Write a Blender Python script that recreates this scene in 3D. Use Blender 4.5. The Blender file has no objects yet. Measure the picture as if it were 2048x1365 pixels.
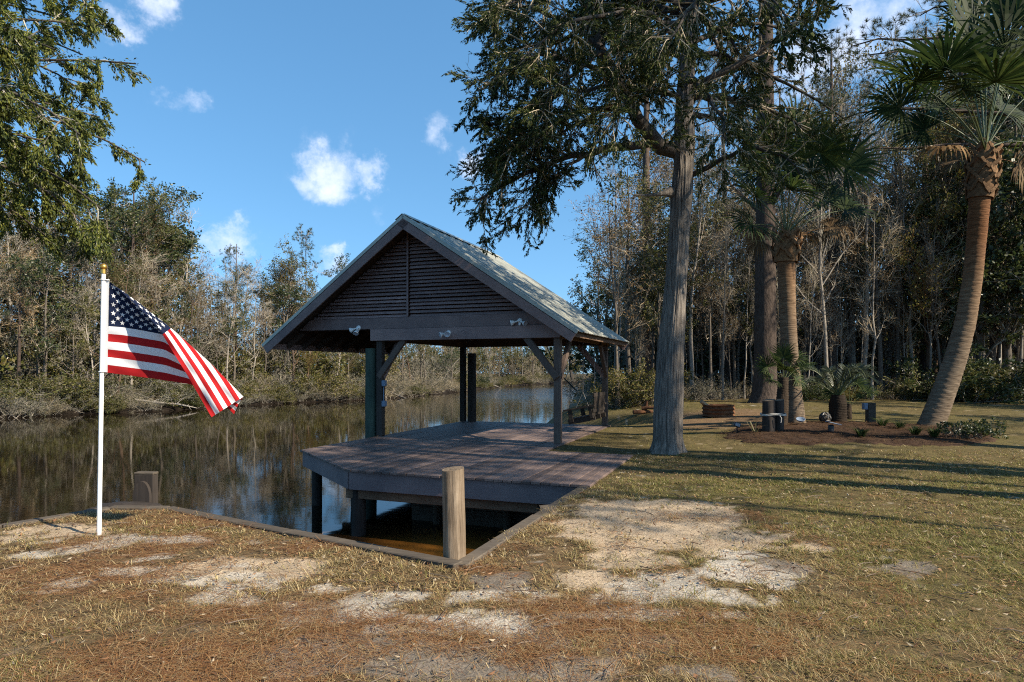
import bpy, math, random
import numpy as np
from mathutils import Vector, Matrix
rng = np.random.default_rng(7)
random.seed(7)
R = math.radians
sc = bpy.context.scene
COL = sc.collection

# ------------------------------------------------------------------ camera
F, CX, YH, CZ = 1289.0, 1024.0, 740.0, 1.6      # focal length and horizon in photo pixels, eye height
cam_d = bpy.data.cameras.new('camera'); cam = bpy.data.objects.new('camera', cam_d); COL.objects.link(cam)
cam.location = (0, 0, CZ); cam.rotation_euler = (R(90), 0, 0)
cam_d.sensor_width = 36; cam_d.lens = F/2048*36; cam_d.shift_y = (YH-682.5)/2048
cam_d.clip_start = 0.05; cam_d.clip_end = 2000
sc.camera = cam

# ------------------------------------------------------------------ sun and sky
SUN_EL = 37.0
LIGHT_H = np.array([-0.883, 0.469])             # way the sunlight travels over the ground
sun_d = bpy.data.lights.new('sun', 'SUN'); sun = bpy.data.objects.new('sun', sun_d); COL.objects.link(sun)
sun_d.energy = 5.0; sun_d.angle = R(0.53); sun_d.color = (1.0, 0.90, 0.73)
ld = Vector((LIGHT_H[0]*math.cos(R(SUN_EL)), LIGHT_H[1]*math.cos(R(SUN_EL)), -math.sin(R(SUN_EL))))
sun.rotation_euler = ld.to_track_quat('-Z', 'Y').to_euler()
sun.location = (20, -10, 20)
w = bpy.data.worlds.new('World'); sc.world = w; w.use_nodes = True
nt = w.node_tree; nt.nodes.clear()
def WN(t, **k):
    n = nt.nodes.new(t)
    for a, b in k.items(): setattr(n, a, b)
    return n
sky = WN('ShaderNodeTexSky', sky_type='NISHITA', sun_disc=False)
sky.sun_elevation = R(SUN_EL)
sky.sun_rotation = math.atan2(-LIGHT_H[0], -LIGHT_H[1])
sky.air_density = 1.25; sky.dust_density = 0.3; sky.ozone_density = 3.0; sky.altitude = 0
up_ = WN('ShaderNodeVectorMath', operation='ADD'); up_.inputs[1].default_value = (0, 0, .22)      # clear winter air: little horizon haze
tcs = WN('ShaderNodeTexCoord'); nt.links.new(tcs.outputs['Generated'], up_.inputs[0])
nrm_ = WN('ShaderNodeVectorMath', operation='NORMALIZE'); nt.links.new(up_.outputs[0], nrm_.inputs[0]); nt.links.new(nrm_.outputs[0], sky.inputs[0])
bg = WN('ShaderNodeBackground'); bg.inputs[1].default_value = 0.076
wo = WN('ShaderNodeOutputWorld')
tc = WN('ShaderNodeTexCoord')
def wm(op, a, b=None, c=None):
    n = WN('ShaderNodeMath', operation=op)
    for i, q in enumerate((a, b, c)):
        if q is None: continue
        if isinstance(q, (int, float)): n.inputs[i].default_value = q
        else: nt.links.new(q, n.inputs[i])
    return n.outputs[0]
def wv(op, a, b):
    n = WN('ShaderNodeVectorMath', operation=op)
    for i, q in enumerate((a, b)):
        if isinstance(q, tuple): n.inputs[i].default_value = q
        else: nt.links.new(q, n.inputs[i])
    return n.outputs[1 if op in ('LENGTH', 'DOT_PRODUCT') else 0] if op != 'LENGTH' else n.outputs['Value']
nz = WN('ShaderNodeTexNoise'); nz.inputs['Scale'].default_value = 11; nz.inputs['Detail'].default_value = 8; nz.inputs['Roughness'].default_value = 0.62
nt.links.new(tc.outputs['Generated'], nz.inputs['Vector'])
warp = wv('SCALE', wv('SUBTRACT', nz.outputs['Color'], (0.5, 0.5, 0.5)), (0, 0, 0)); warp.node.inputs['Scale'].default_value = 0.15
dvec = wv('ADD', tc.outputs['Generated'], warp)
total = None
#          px    py   half-width half-height(px) density
for px, py, rx, ry, den in [(665, 340, 92, 84, .85), (735, 345, 66, 46, .7), (620, 375, 70, 44, .55), (872, 265, 44, 74, .55), (375, 220, 90, 46, .6),
                            (285, 40, 95, 52, .75), (455, 488, 88, 58, .7), (655, 540, 55, 34, .6), (955, 330, 60, 40, .6),
                            (1650, 110, 190, 120, .7), (1790, 40, 150, 90, .6), (760, 420, 30, 40, .25)]:
    d = Vector(((px-CX)/F, 1, (YH-py)/F)); s = 1/d.length; d.normalize()
    dif = wv('SUBTRACT', dvec, tuple(d))
    dif = wv('MULTIPLY', dif, (F/(rx*s), F/((rx+ry)/2*s), F/(ry*s)))
    L = WN('ShaderNodeVectorMath', operation='LENGTH'); nt.links.new(dif, L.inputs[0])
    mr = WN('ShaderNodeMapRange', interpolation_type='SMOOTHSTEP'); mr.inputs['From Min'].default_value = 1.15; mr.inputs['From Max'].default_value = 0.15
    mr.inputs['To Max'].default_value = den
    nt.links.new(L.outputs['Value'], mr.inputs['Value'])
    total = mr.outputs[0] if total is None else wm('MAXIMUM', total, mr.outputs[0])
nz2 = WN('ShaderNodeTexNoise'); nz2.inputs['Scale'].default_value = 20; nz2.inputs['Detail'].default_value = 9; nz2.inputs['Roughness'].default_value = 0.6
nt.links.new(tc.outputs['Generated'], nz2.inputs['Vector'])
cmr = WN('ShaderNodeMapRange', interpolation_type='SMOOTHSTEP'); cmr.inputs['From Min'].default_value = .10; cmr.inputs['From Max'].default_value = 1.15; cmr.inputs['To Max'].default_value = .9
nt.links.new(wm('ADD', total, wm('MULTIPLY', wm('ADD', nz2.outputs['Fac'], -.5), 1.7)), cmr.inputs['Value'])
cl = wm('MULTIPLY', cmr.outputs[0], wm('MINIMUM', wm('MULTIPLY', total, 3.0), 1.0))
mx = WN('ShaderNodeMix', data_type='RGBA'); nt.links.new(cl, mx.inputs['Factor']); 
# an evener, more saturated blue than the raw sky model gives
hs = WN('ShaderNodeHueSaturation'); hs.inputs['Hue'].default_value = .492; hs.inputs['Saturation'].default_value = 1.18; hs.inputs['Value'].default_value = 1.55
nt.links.new(sky.outputs[0], hs.inputs['Color'])
nt.links.new(hs.outputs[0], mx.inputs[6]); mx.inputs[7].default_value = (7.0, 7.5, 8.8, 1)
nt.links.new(mx.outputs[2], bg.inputs[0]); nt.links.new(bg.outputs[0], wo.inputs[0])

sc.view_settings.view_transform = 'Standard'; sc.view_settings.look = 'None'
sc.view_settings.exposure = 1.05; sc.view_settings.gamma = 1.0
sc.render.engine = 'CYCLES'
sc.cycles.filter_width = 1.1; sc.cycles.use_denoising = False
sc.cycles.max_bounces = 5; sc.cycles.diffuse_bounces = 2; sc.cycles.glossy_bounces = 3; sc.cycles.transmission_bounces = 2; sc.cycles.transparent_max_bounces = 4
sc.cycles.caustics_reflective = False; sc.cycles.caustics_refractive = False

# ------------------------------------------------------------------ helpers: numbers
def sstep(a, b, x):
    t = np.clip((np.asarray(x, float)-a)/(b-a), 0, 1); return t*t*(3-2*t)
_perm = np.random.default_rng(3).random((256, 256))
def vnoise(x, y):
    xi = np.floor(x).astype(int); yi = np.floor(y).astype(int); fx = x-xi; fy = y-yi
    fx = fx*fx*(3-2*fx); fy = fy*fy*(3-2*fy)
    g = lambda a, b: _perm[a & 255, b & 255]
    return (g(xi, yi)*(1-fx)+g(xi+1, yi)*fx)*(1-fy)+(g(xi, yi+1)*(1-fx)+g(xi+1, yi+1)*fx)*fy
def fbm(x, y, o=4):
    s = 0; a = .5; x = np.asarray(x, float); y = np.asarray(y, float)
    for i in range(o):
        s = s+a*vnoise(x*2**i+17.3*i, y*2**i+9.1*i); a *= .5
    return s/(1-.5**o)
def norm(a): return a/np.maximum(np.linalg.norm(a, axis=-1, keepdims=True), 1e-9)

# ------------------------------------------------------------------ layout
FR = np.array([0.98, 13.76]); AN = 0.36
U = np.array([math.cos(AN), -math.sin(AN)]); V = np.array([math.sin(AN), math.cos(AN)])
def uv(u, v): q = FR+u*U+v*V; return float(q[0]), float(q[1])
def uvz(u, v, z): q = uv(u, v); return (q[0], q[1], z)
WATER = -1.05
wallA, wallB, wallC, wallE = (-5.2, 6.55), (-4.62, 7.42), (-3.95, 7.40), (-0.43, 5.25)
wallP = uv(1.76, -4.65)
land = [(-9.6, -14), (-9.25, 0), wallA, wallB, wallC, wallE, wallP, uv(1.72, -1.3), uv(.12, -1.3), uv(.12, 4.7), (1.6, 20.2), (0.2, 23.5), (0.25, 28.5), (1.6, 33), (4.0, 45), (6.9, 68), (11, 106), (24, 150), (260, 150), (260, -14)]
LP = np.array(land)
shore = LP[9:18]
def seg_dist(x, y, poly, closed):
    best = np.full(x.shape, 1e9); bx = x.copy(); by = y.copy()
    n = len(poly)
    for i in range(n if closed else n-1):
        a = poly[i]; b = poly[(i+1) % n]; d = b-a
        t = np.clip(((x-a[0])*d[0]+(y-a[1])*d[1])/(d@d), 0, 1)
        qx = a[0]+t*d[0]; qy = a[1]+t*d[1]; e = np.hypot(x-qx, y-qy); m = e < best
        best[m] = e[m]; bx[m] = qx[m]; by[m] = qy[m]
    return best, bx, by
def inside(x, y, poly):
    c = np.zeros(x.shape, bool); n = len(poly); j = n-1
    for i in range(n):
        xi, yi = poly[i]; xj, yj = poly[j]
        m = ((yi > y) != (yj > y)) & (x < (xj-xi)*(y-yi)/(yj-yi+1e-12)+xi); c ^= m; j = i
    return c
def gz(x, y, fine=True):
    x = np.asarray(x, float); y = np.asarray(y, float)
    z = 0.42*sstep(7.5, 21, y)*sstep(2.2, 7, x)
    z = z+0.5*sstep(30, 60, y)
    d, _, _ = seg_dist(np.atleast_1d(x).astype(float).copy(), np.atleast_1d(y).astype(float).copy(), shore, False)
    d = d.reshape(x.shape) if x.shape else d[0]
    z = z-1.45*(1-sstep(0.0, 2.6, d))*sstep(18.0, 20.5, y)
    if fine:
        z = z+(fbm(x*1.3, y*1.3, 3)-.5)*.05*sstep(1.5, 3, np.abs(x+4)+np.abs(y-7))
    return z
def gp(px, py):
    D = F*CZ/(py-YH)
    for _ in range(30):
        x = (px-CX)/F*D; z = float(gz(np.float64(x), np.float64(D))); D = .5*D+.5*F*(CZ-z)/(py-YH)
    return ((px-CX)/F*D, D, float(gz(np.float64((px-CX)/F*D), np.float64(D))))
def at(px, py, D): return ((px-CX)/F*D, D, CZ+(YH-py)/F*D)

# ------------------------------------------------------------------ helpers: meshes
class Geo:
    def __init__(s): s.v = []; s.q = []; s.t = []; s.c = []; s.n = 0; s.mq = []; s.mt = []
    def add(s, v, q=None, t=None, mi=0, col=None):
        v = np.asarray(v, float).reshape(-1, 3)
        if q is not None and len(q): q = np.asarray(q, int); s.q.append(q+s.n); s.mq.append(np.full(len(q), mi))
        if t is not None and len(t): t = np.asarray(t, int); s.t.append(t+s.n); s.mt.append(np.full(len(t), mi))
        if col is not None: s.c.append(np.broadcast_to(np.asarray(col, float), (len(v), 3)))
        s.v.append(v); s.n += len(v); return s
    def mesh(s, name, mats, smooth=False):
        me = bpy.data.meshes.new(name)
        v = np.concatenate(s.v) if s.v else np.zeros((0, 3))
        q = np.concatenate(s.q) if s.q else np.zeros((0, 4), int); t = np.concatenate(s.t) if s.t else np.zeros((0, 3), int)
        me.vertices.add(len(v)); me.vertices.foreach_set('co', v.astype(np.float32).ravel())
        nl = q.size+t.size; me.loops.add(nl); me.loops.foreach_set('vertex_index', np.concatenate([q.ravel(), t.ravel()]).astype(np.int32))
        nf = len(q)+len(t); me.polygons.add(nf)
        me.polygons.foreach_set('loop_start', np.concatenate([np.arange(len(q))*4, q.size+np.arange(len(t))*3]).astype(np.int32))
        mi = np.concatenate(s.mq+s.mt) if (s.mq or s.mt) else np.zeros(0)
        me.polygons.foreach_set('material_index', mi.astype(np.int32))
        me.polygons.foreach_set('use_smooth', np.full(nf, smooth))
        if s.c:
            c = np.concatenate(s.c); a = me.color_attributes.new('Col', 'FLOAT_COLOR', 'POINT')
            a.data.foreach_set('color', np.concatenate([c, np.ones((len(c), 1))], 1).astype(np.float32).ravel())
        for m in (mats if isinstance(mats, (list, tuple)) else [mats]): me.materials.append(m)
        me.update(calc_edges=True)
        return me
    def build(s, name, mats, parent=None, smooth=False):
        return link(s.mesh(name, mats, smooth), name, parent)
    # --- shapes
    def box(s, c, size, ax=None, mi=0, bevel=0.0):
        c = np.array(c, float); h = np.array(size, float)/2
        A = np.eye(3) if ax is None else np.asarray(ax, float)
        b = min(bevel, h.min()*.9)
        if b <= 0:
            sg = np.array([[x, y, z] for x in (-1, 1) for y in (-1, 1) for z in (-1, 1)])*h
            s.add(c+sg@A, q=[[0, 1, 3, 2], [4, 6, 7, 5], [0, 4, 5, 1], [2, 3, 7, 6], [0, 2, 6, 4], [1, 5, 7, 3]], mi=mi); return s
        vs = []; 
        for x in (-1, 1):
            for y in (-1, 1):
                for z in (-1, 1):
                    g = np.array([x, y, z])
                    for k in range(3):
                        p = g*(h-b); p[k] = g[k]*h[k]; vs.append(p)
        idx = lambda x, y, z, k: ((x*2+y)*2+z)*3+k
        q = [[idx(0, 0, 0, 0), idx(0, 0, 1, 0), idx(0, 1, 1, 0), idx(0, 1, 0, 0)], [idx(1, 0, 0, 0), idx(1, 1, 0, 0), idx(1, 1, 1, 0), idx(1, 0, 1, 0)],
             [idx(0, 0, 0, 1), idx(1, 0, 0, 1), idx(1, 0, 1, 1), idx(0, 0, 1, 1)], [idx(0, 1, 0, 1), idx(0, 1, 1, 1), idx(1, 1, 1, 1), idx(1, 1, 0, 1)],
             [idx(0, 0, 0, 2), idx(0, 1, 0, 2), idx(1, 1, 0, 2), idx(1, 0, 0, 2)], [idx(0, 0, 1, 2), idx(1, 0, 1, 2), idx(1, 1, 1, 2), idx(0, 1, 1, 2)]]
        for a in (0, 1):
            for b2 in (0, 1):
                q.append([idx(a, b2, 0, 0), idx(a, b2, 0, 1), idx(a, b2, 1, 1), idx(a, b2, 1, 0)])
                q.append([idx(a, 0, b2, 0), idx(a, 0, b2, 2), idx(a, 1, b2, 2), idx(a, 1, b2, 0)])
                q.append([idx(0, a, b2, 1), idx(0, a, b2, 2), idx(1, a, b2, 2), idx(1, a, b2, 1)])
        t = [[idx(x, y, z, 0), idx(x, y, z, 1), idx(x, y, z, 2)] for x in (0, 1) for y in (0, 1) for z in (0, 1)]
        s.add(c+np.array(vs)@A, q=q, t=t, mi=mi); return s
    def bar(s, p0, p1, wd, ht, up=(0, 0, 1), mi=0, bevel=0.004):
        p0 = np.array(p0, float); p1 = np.array(p1, float); d = p1-p0; L = np.linalg.norm(d); d /= L
        up = np.array(up, float); side = np.cross(up, d); side /= np.linalg.norm(side); u2 = np.cross(d, side)
        return s.box((p0+p1)/2, (L, wd, ht), np.array([d, side, u2]), mi, bevel)
    def tubes(s, P, Rr, k=5, mi=0, cap=False, col=None):
        P = np.asarray(P, float); Rr = np.asarray(Rr, float)
        if P.ndim == 2: P = P[None]; Rr = Rr[None]
        B, n, _ = P.shape
        if B == 0: return s
        T = norm(np.gradient(P, axis=1))
        m = norm(T.mean(1)); ref = np.where(np.abs(m[:, 2:3]) > .8, np.array([[1., 0, 0]]), np.array([[0, 0, 1.]]))
        X = norm(np.cross(ref[:, None, :], T)); Y = np.cross(T, X)
        a = np.arange(k)/k*2*np.pi
        v = P[:, :, None, :]+Rr[:, :, None, None]*(np.cos(a)[None, None, :, None]*X[:, :, None, :]+np.sin(a)[None, None, :, None]*Y[:, :, None, :])
        base = (np.arange(B)*n*k)[:, None, None]+(np.arange(n-1)*k)[None, :, None]
        i = np.arange(k)[None, None, :]; j = (np.arange(k)+1) % k; j = j[None, None, :]
        q = np.stack([base+i, base+j, base+k+j, base+k+i], -1).reshape(-1, 4)
        s.add(v.reshape(-1, 3), q=q, mi=mi, col=col)
        if cap:
            for b in range(B):
                for e, o in ((0, b*n*k), (n-1, b*n*k+(n-1)*k)):
                    ring = v.reshape(-1, 3)[o:o+k]; c = P[b, e]
                    vv = np.vstack([ring, c]); t = [[x, (x+1) % k, k] if e else [(x+1) % k, x, k] for x in range(k)]
                    s.add(vv, t=t, mi=mi, col=col)
        return s
    def leaves(s, p, d, n, ln, wd, mi=0, col=None, bend=0.0):
        """rhombic leaves: p base, d direction, n width direction"""
        p = np.asarray(p); m = len(p)
        if m == 0: return s
        d = norm(d); n = norm(n-(n*d).sum(-1, keepdims=True)*d); ln = np.broadcast_to(ln, (m,))[:, None]; wd = np.broadcast_to(wd, (m,))[:, None]
        mid = p+d*ln*.5+np.cross(d, n)*(bend*ln)
        v = np.stack([p, mid+n*wd*.5, p+d*ln, mid-n*wd*.5], 1).reshape(-1, 3)
        q = (np.arange(m)*4)[:, None]+np.arange(4)
        if col is not None: col = np.repeat(col, 4, axis=0)
        return s.add(v, q=q, mi=mi, col=col)
def link(me, name, parent=None):
    o = bpy.data.objects.new(name, me); COL.objects.link(o)
    if parent is not None: o.parent = parent
    return o
def tag(o, label=None, cat=None, group=None, kind=None):
    if label: o['label'] = label
    if cat: o['category'] = cat
    if group: o['group'] = group
    if kind: o['kind'] = kind
    return o
def thing(name, label, cat, loc=(0, 0, 0), rz=0, group=None):
    o = bpy.data.objects.new(name, None); COL.objects.link(o); o.location = loc; o.rotation_euler = (0, 0, rz); o.empty_display_size = .1
    return tag(o, label, cat, group)
def copy_thing(root, loc, rz, scale, label, group):
    r = root.copy(); COL.objects.link(r); r.location = loc; r.rotation_euler = (0, 0, rz); r.scale = scale
    tag(r, label, None, group)
    for ch in root.children:
        c = ch.copy(); COL.objects.link(c); c.parent = r
        for g in ch.children:
            d = g.copy(); COL.objects.link(d); d.parent = c
    return r
def icosphere(r=1.0, sub=2):
    import bmesh
    bm = bmesh.new(); bmesh.ops.create_icosphere(bm, subdivisions=sub, radius=r)
    v = np.array([x.co[:] for x in bm.verts]); t = np.array([[y.index for y in f.verts] for f in bm.faces]); bm.free(); return v, t
def lathe(prof, k=24):
    prof = np.array(prof, float); a = np.arange(k)/k*2*np.pi
    v = np.stack([prof[:, None, 0]*np.cos(a), prof[:, None, 0]*np.sin(a), np.repeat(prof[:, 1:2], k, 1)], -1).reshape(-1, 3)
    n = len(prof); q = [[i*k+j, i*k+(j+1) % k, (i+1)*k+(j+1) % k, (i+1)*k+j] for i in range(n-1) for j in range(k)]
    return v, np.array(q)
def frame_to(d, up=(0, 0, 1)):
    d = norm(np.array(d, float)); x = np.cross(up, d)
    if np.linalg.norm(x) < 1e-4: x = np.array([1., 0, 0])
    x = norm(x); return np.array([x, np.cross(d, x), d])

# ------------------------------------------------------------------ materials
def mat(name, rough=.8, spec=.3):
    m = bpy.data.materials.new(name); m.use_nodes = True
    b = m.node_tree.nodes['Principled BSDF']; b.inputs['Roughness'].default_value = rough; b.inputs['Specular IOR Level'].default_value = spec
    return m, m.node_tree, b
def ramp(t, fac, stops):
    r = t.nodes.new('ShaderNodeValToRGB'); e = r.color_ramp.elements
    while len(e) < len(stops): e.new(.5)
    for i, (p, c) in enumerate(stops): e[i].position = p; e[i].color = (*c, 1)
    t.links.new(fac, r.inputs[0]); return r.outputs[0]
def noise_tex(t, scale, detail=4, rough=.55, vec=None, stretch=None, dist=0):
    n = t.nodes.new('ShaderNodeTexNoise'); n.inputs['Scale'].default_value = scale; n.inputs['Detail'].default_value = detail; n.inputs['Roughness'].default_value = rough
    n.inputs['Distortion'].default_value = dist
    c = t.nodes.new('ShaderNodeTexCoord'); out = c.outputs[vec or 'Object']
    if stretch:
        mp = t.nodes.new('ShaderNodeMapping'); mp.inputs['Scale'].default_value = stretch; t.links.new(out, mp.inputs[0]); out = mp.outputs[0]
    t.links.new(out, n.inputs['Vector']); return n.outputs['Fac']
def bump(t, b, h, strength=.4, dist=.02):
    n = t.nodes.new('ShaderNodeBump'); n.inputs['Strength'].default_value = strength; n.inputs['Distance'].default_value = dist
    t.links.new(h, n.inputs['Height']); t.links.new(n.outputs[0], b.inputs['Normal'])
def mul(t, a, b, fac=1.0):
    n = t.nodes.new('ShaderNodeMix'); n.data_type = 'RGBA'; n.blend_type = 'MULTIPLY'; n.inputs['Factor'].default_value = fac
    t.links.new(a, n.inputs[6])
    if isinstance(b, tuple): n.inputs[7].default_value = (*b, 1)
    else: t.links.new(b, n.inputs[7])
    return n.outputs[2]
def wood(name, c1, c2, scale=6, stretch=(1, 12, 12), rough=.75, bmp=.25, spec=.25, objrand=.35, vec='Object'):
    m, t, b = mat(name, rough, spec)
    f = noise_tex(t, scale, 6, .6, vec, stretch)
    col = ramp(t, f, [(.25, c1), (.75, c2)])
    f2 = noise_tex(t, 1.7, 4, .6, vec)
    col = mul(t, col, ramp(t, f2, [(.3, (.72, .72, .74)), (.7, (1.15, 1.12, 1.08))]))
    oi = t.nodes.new('ShaderNodeObjectInfo')
    col = mul(t, col, ramp(t, oi.outputs['Random'], [(0, (1-objrand,)*3), (1, (1+objrand*.5,)*3)]))
    t.links.new(col, b.inputs['Base Color']); bump(t, b, f, bmp, .01)
    return m
def plain(name, c, rough=.6, spec=.3, var=.12, metal=0):
    m, t, b = mat(name, rough, spec); f = noise_tex(t, 9, 5, .6)
    col = ramp(t, f, [(.2, tuple(x*(1-var) for x in c)), (.8, tuple(x*(1+var) for x in c))]); t.links.new(col, b.inputs['Base Color'])
    b.inputs['Metallic'].default_value = metal; return m
def leafmat(name, cols, rough=.55, trans=.35, spec=.3, objvar=True):
    """foliage: colour drawn leaf by leaf, light shining through"""
    m, t, b = mat(name, rough, spec)
    g = t.nodes.new('ShaderNodeNewGeometry')
    n = len(cols); col = ramp(t, g.outputs['Random Per Island'], [((i+.5)/n, c) for i, c in enumerate(cols)])
    f = noise_tex(t, .9, 3, .6); col = mul(t, col, ramp(t, f, [(.3, (.62, .62, .6)), (.7, (1.25, 1.22, 1.1))]))
    if objvar:
        oi = t.nodes.new('ShaderNodeObjectInfo'); col = mul(t, col, ramp(t, oi.outputs['Random'], [(0, (.7, .74, .75)), (.5, (1, 1, 1)), (1, (1.25, 1.12, .9))]))
    t.links.new(col, b.inputs['Base Color'])
    tr = t.nodes.new('ShaderNodeBsdfTranslucent'); t.links.new(col, tr.inputs[0])
    mx = t.nodes.new('ShaderNodeMixShader'); mx.inputs[0].default_value = trans
    t.links.new(b.outputs[0], mx.inputs[1]); t.links.new(tr.outputs[0], mx.inputs[2]); t.links.new(mx.outputs[0], t.nodes['Material Output'].inputs[0])
    return m
def bark(name, c1, c2, scale=5, stretch=(6, 6, .8), bmp=.8, dist=.03, spec=.1):
    m, t, b = mat(name, .9, spec)
    f = noise_tex(t, scale, 6, .65, 'Object', stretch); col = ramp(t, f, [(.3, c1), (.7, c2)])
    f2 = noise_tex(t, .8, 3, .6); col = mul(t, col, ramp(t, f2, [(.3, (.7, .7, .72)), (.7, (1.2, 1.16, 1.1))]))
    oi = t.nodes.new('ShaderNodeObjectInfo'); col = mul(t, col, ramp(t, oi.outputs['Random'], [(0, (.72, .72, .72)), (1, (1.2, 1.18, 1.14))]))
    t.links.new(col, b.inputs['Base Color']); bump(t, b, f, bmp, dist); return m

M = {}
M['paint'] = wood('brown_painted_wood', (.185, .122, .108), (.240, .162, .145), 5, (1, 9, 9), .62, .2, .35, .22)
M['slat'] = wood('brown_painted_slat', (.225, .150, .136), (.305, .208, .190), 5, (1, 9, 9), .6, .2, .35, .3)
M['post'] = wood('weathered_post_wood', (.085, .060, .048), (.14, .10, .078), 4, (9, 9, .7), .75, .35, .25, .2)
M['deck'] = wood('deck_board_wood', (.086, .060, .050), (.172, .124, .106), 4, (16, .9, 9), .6, .35, .3, .5)
M['skirt'] = wood('painted_skirt_board', (.160, .120, .118), (.200, .152, .148), 4, (1, 8, 8), .6, .15, .35, .15)
M['raw'] = wood('raw_brown_timber', (.12, .070, .042), (.20, .125, .078), 4, (1, 9, 9), .8, .3, .2, .25)
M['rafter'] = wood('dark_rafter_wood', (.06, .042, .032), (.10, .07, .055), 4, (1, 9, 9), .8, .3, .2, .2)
M['greenpile'] = wood('green_treated_pile', (.030, .052, .040), (.060, .088, .066), 3, (9, 9, .7), .85, .4, .2, .2)
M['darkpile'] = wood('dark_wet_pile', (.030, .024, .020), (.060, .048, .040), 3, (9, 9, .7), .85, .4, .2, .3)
M['cap'] = wood('grey_cap_timber', (.062, .050, .038), (.125, .102, .078), 5, (1.2, 9, 9), .88, .5, .15, .25)
M['plank'] = wood('bulkhead_plank', (.07, .055, .042), (.12, .095, .072), 5, (9, 9, 1), .9, .4, .15, .3)
M['bluebox'] = plain('grey_blue_box', (.14, .18, .24), .55)
M['white'] = plain('white_enamel', (.72, .70, .66), .4, .4, .05)
M['black'] = plain('black_plastic', (.018, .018, .020), .45, .4)
M['glass'] = plain('lamp_lens', (.32, .33, .36), .12, .6)
M['gold'] = plain('gold_finial', (.62, .36, .08), .3, .5, .08, .85)
M['rope'] = plain('pale_rope', (.42, .39, .34), .9, .1)
M['chain'] = plain('steel_chain', (.16, .15, .14), .6, .3, .1, .4)
M['rust'] = bark('rusty_corrugated_steel', (.075, .035, .020), (.17, .085, .045), 4, (2, 2, 2), .4, .01)
M['log'] = bark('split_log', (.26, .17, .10), (.42, .30, .19), 6, (3, 3, 3), .5, .01)
M['swing'] = wood('dark_swing_wood', (.022, .017, .013), (.045, .034, .026), 5, (3, 9, 9), .75, .3, .25, .25)

# piling: grey-tan weathered, split along the grain
m, t, b = mat('weathered_round_piling', .88, .15)
f = noise_tex(t, 3.5, 7, .68, 'Object', (9, 9, .55)); c = ramp(t, f, [(.3, (.095, .068, .046)), (.5, (.19, .142, .098)), (.72, (.31, .245, .178))])
f2 = noise_tex(t, 2.2, 4, .6); c = mul(t, c, ramp(t, f2, [(.35, (.62, .60, .58)), (.65, (1.1, 1.08, 1.05))])); t.links.new(c, b.inputs['Base Color']); bump(t, b, f, .8, .015); M['piling'] = m
# metal roof
m, t, b = mat('weathered_metal_roof', .42, .5)
f = noise_tex(t, 2.5, 6, .65, 'Object', (1, 1, 1)); c = ramp(t, f, [(.25, (.28, .28, .235)), (.6, (.39, .385, .325)), (.85, (.46, .45, .385))])
oi = t.nodes.new('ShaderNodeObjectInfo'); c = mul(t, c, ramp(t, oi.outputs['Random'], [(0, (.86, .86, .86)), (1, (1.08, 1.08, 1.08))]))
t.links.new(c, b.inputs['Base Color']); b.inputs['Metallic'].default_value = .25; bump(t, b, f, .1, .01); M['roof'] = m
# ground: colours laid per vertex, fine grain on top
def groundmat(name, bs=.7):
    m, t, b = mat(name, .95, .08)
    a = t.nodes.new('ShaderNodeAttribute'); a.attribute_name = 'Col'
    f = noise_tex(t, 55, 6, .7); c = mul(t, a.outputs['Color'], ramp(t, f, [(.3, (.45, .43, .42)), (.52, (1, 1, 1)), (.75, (1.5, 1.48, 1.45))]))
    f2 = noise_tex(t, 7, 4, .6); c = mul(t, c, ramp(t, f2, [(.3, (.82, .82, .82)), (.7, (1.14, 1.13, 1.12))]))
    t.links.new(c, b.inputs['Base Color']); bump(t, b, f, bs, .02); return m
M['ground'] = groundmat('lawn_and_sand')
# grass: colour per blade
m, t, b = mat('grass_blade', .7, .15); a = t.nodes.new('ShaderNodeAttribute'); a.attribute_name = 'Col'; t.links.new(a.outputs['Color'], b.inputs['Base Color'])
tr = t.nodes.new('ShaderNodeBsdfTranslucent'); t.links.new(a.outputs['Color'], tr.inputs[0]); mx = t.nodes.new('ShaderNodeMixShader'); mx.inputs[0].default_value = .25
t.links.new(b.outputs[0], mx.inputs[1]); t.links.new(tr.outputs[0], mx.inputs[2]); t.links.new(mx.outputs[0], t.nodes['Material Output'].inputs[0]); M['grass'] = m
# river water: tea-brown, calm, with a breeze patch far off
m, t, b = mat('tannin_river_water', .05, .5)
b.inputs['IOR'].default_value = 1.33; a = t.nodes.new('ShaderNodeAttribute'); a.attribute_name = 'Col'; t.links.new(a.outputs['Color'], b.inputs['Base Color'])
n1 = noise_tex(t, 1.0, 3, .5, 'Object', (.8, 1.5, 1)); n2 = noise_tex(t, 5.0, 2, .5, 'Object', (.6, 1.5, 1))
a2 = t.nodes.new('ShaderNodeAttribute'); a2.attribute_name = 'Ruffle'
mm = t.nodes.new('ShaderNodeMath'); mm.operation = 'MULTIPLY_ADD'; t.links.new(n2, mm.inputs[0]); mm.inputs[1].default_value = .22; t.links.new(n1, mm.inputs[2])
bn = t.nodes.new('ShaderNodeBump'); bn.inputs['Distance'].default_value = .25; t.links.new(mm.outputs[0], bn.inputs['Height'])
t.links.new(a2.outputs['Fac'], bn.inputs['Strength']); t.links.new(bn.outputs[0], b.inputs['Normal']); M['water'] = m
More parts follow.
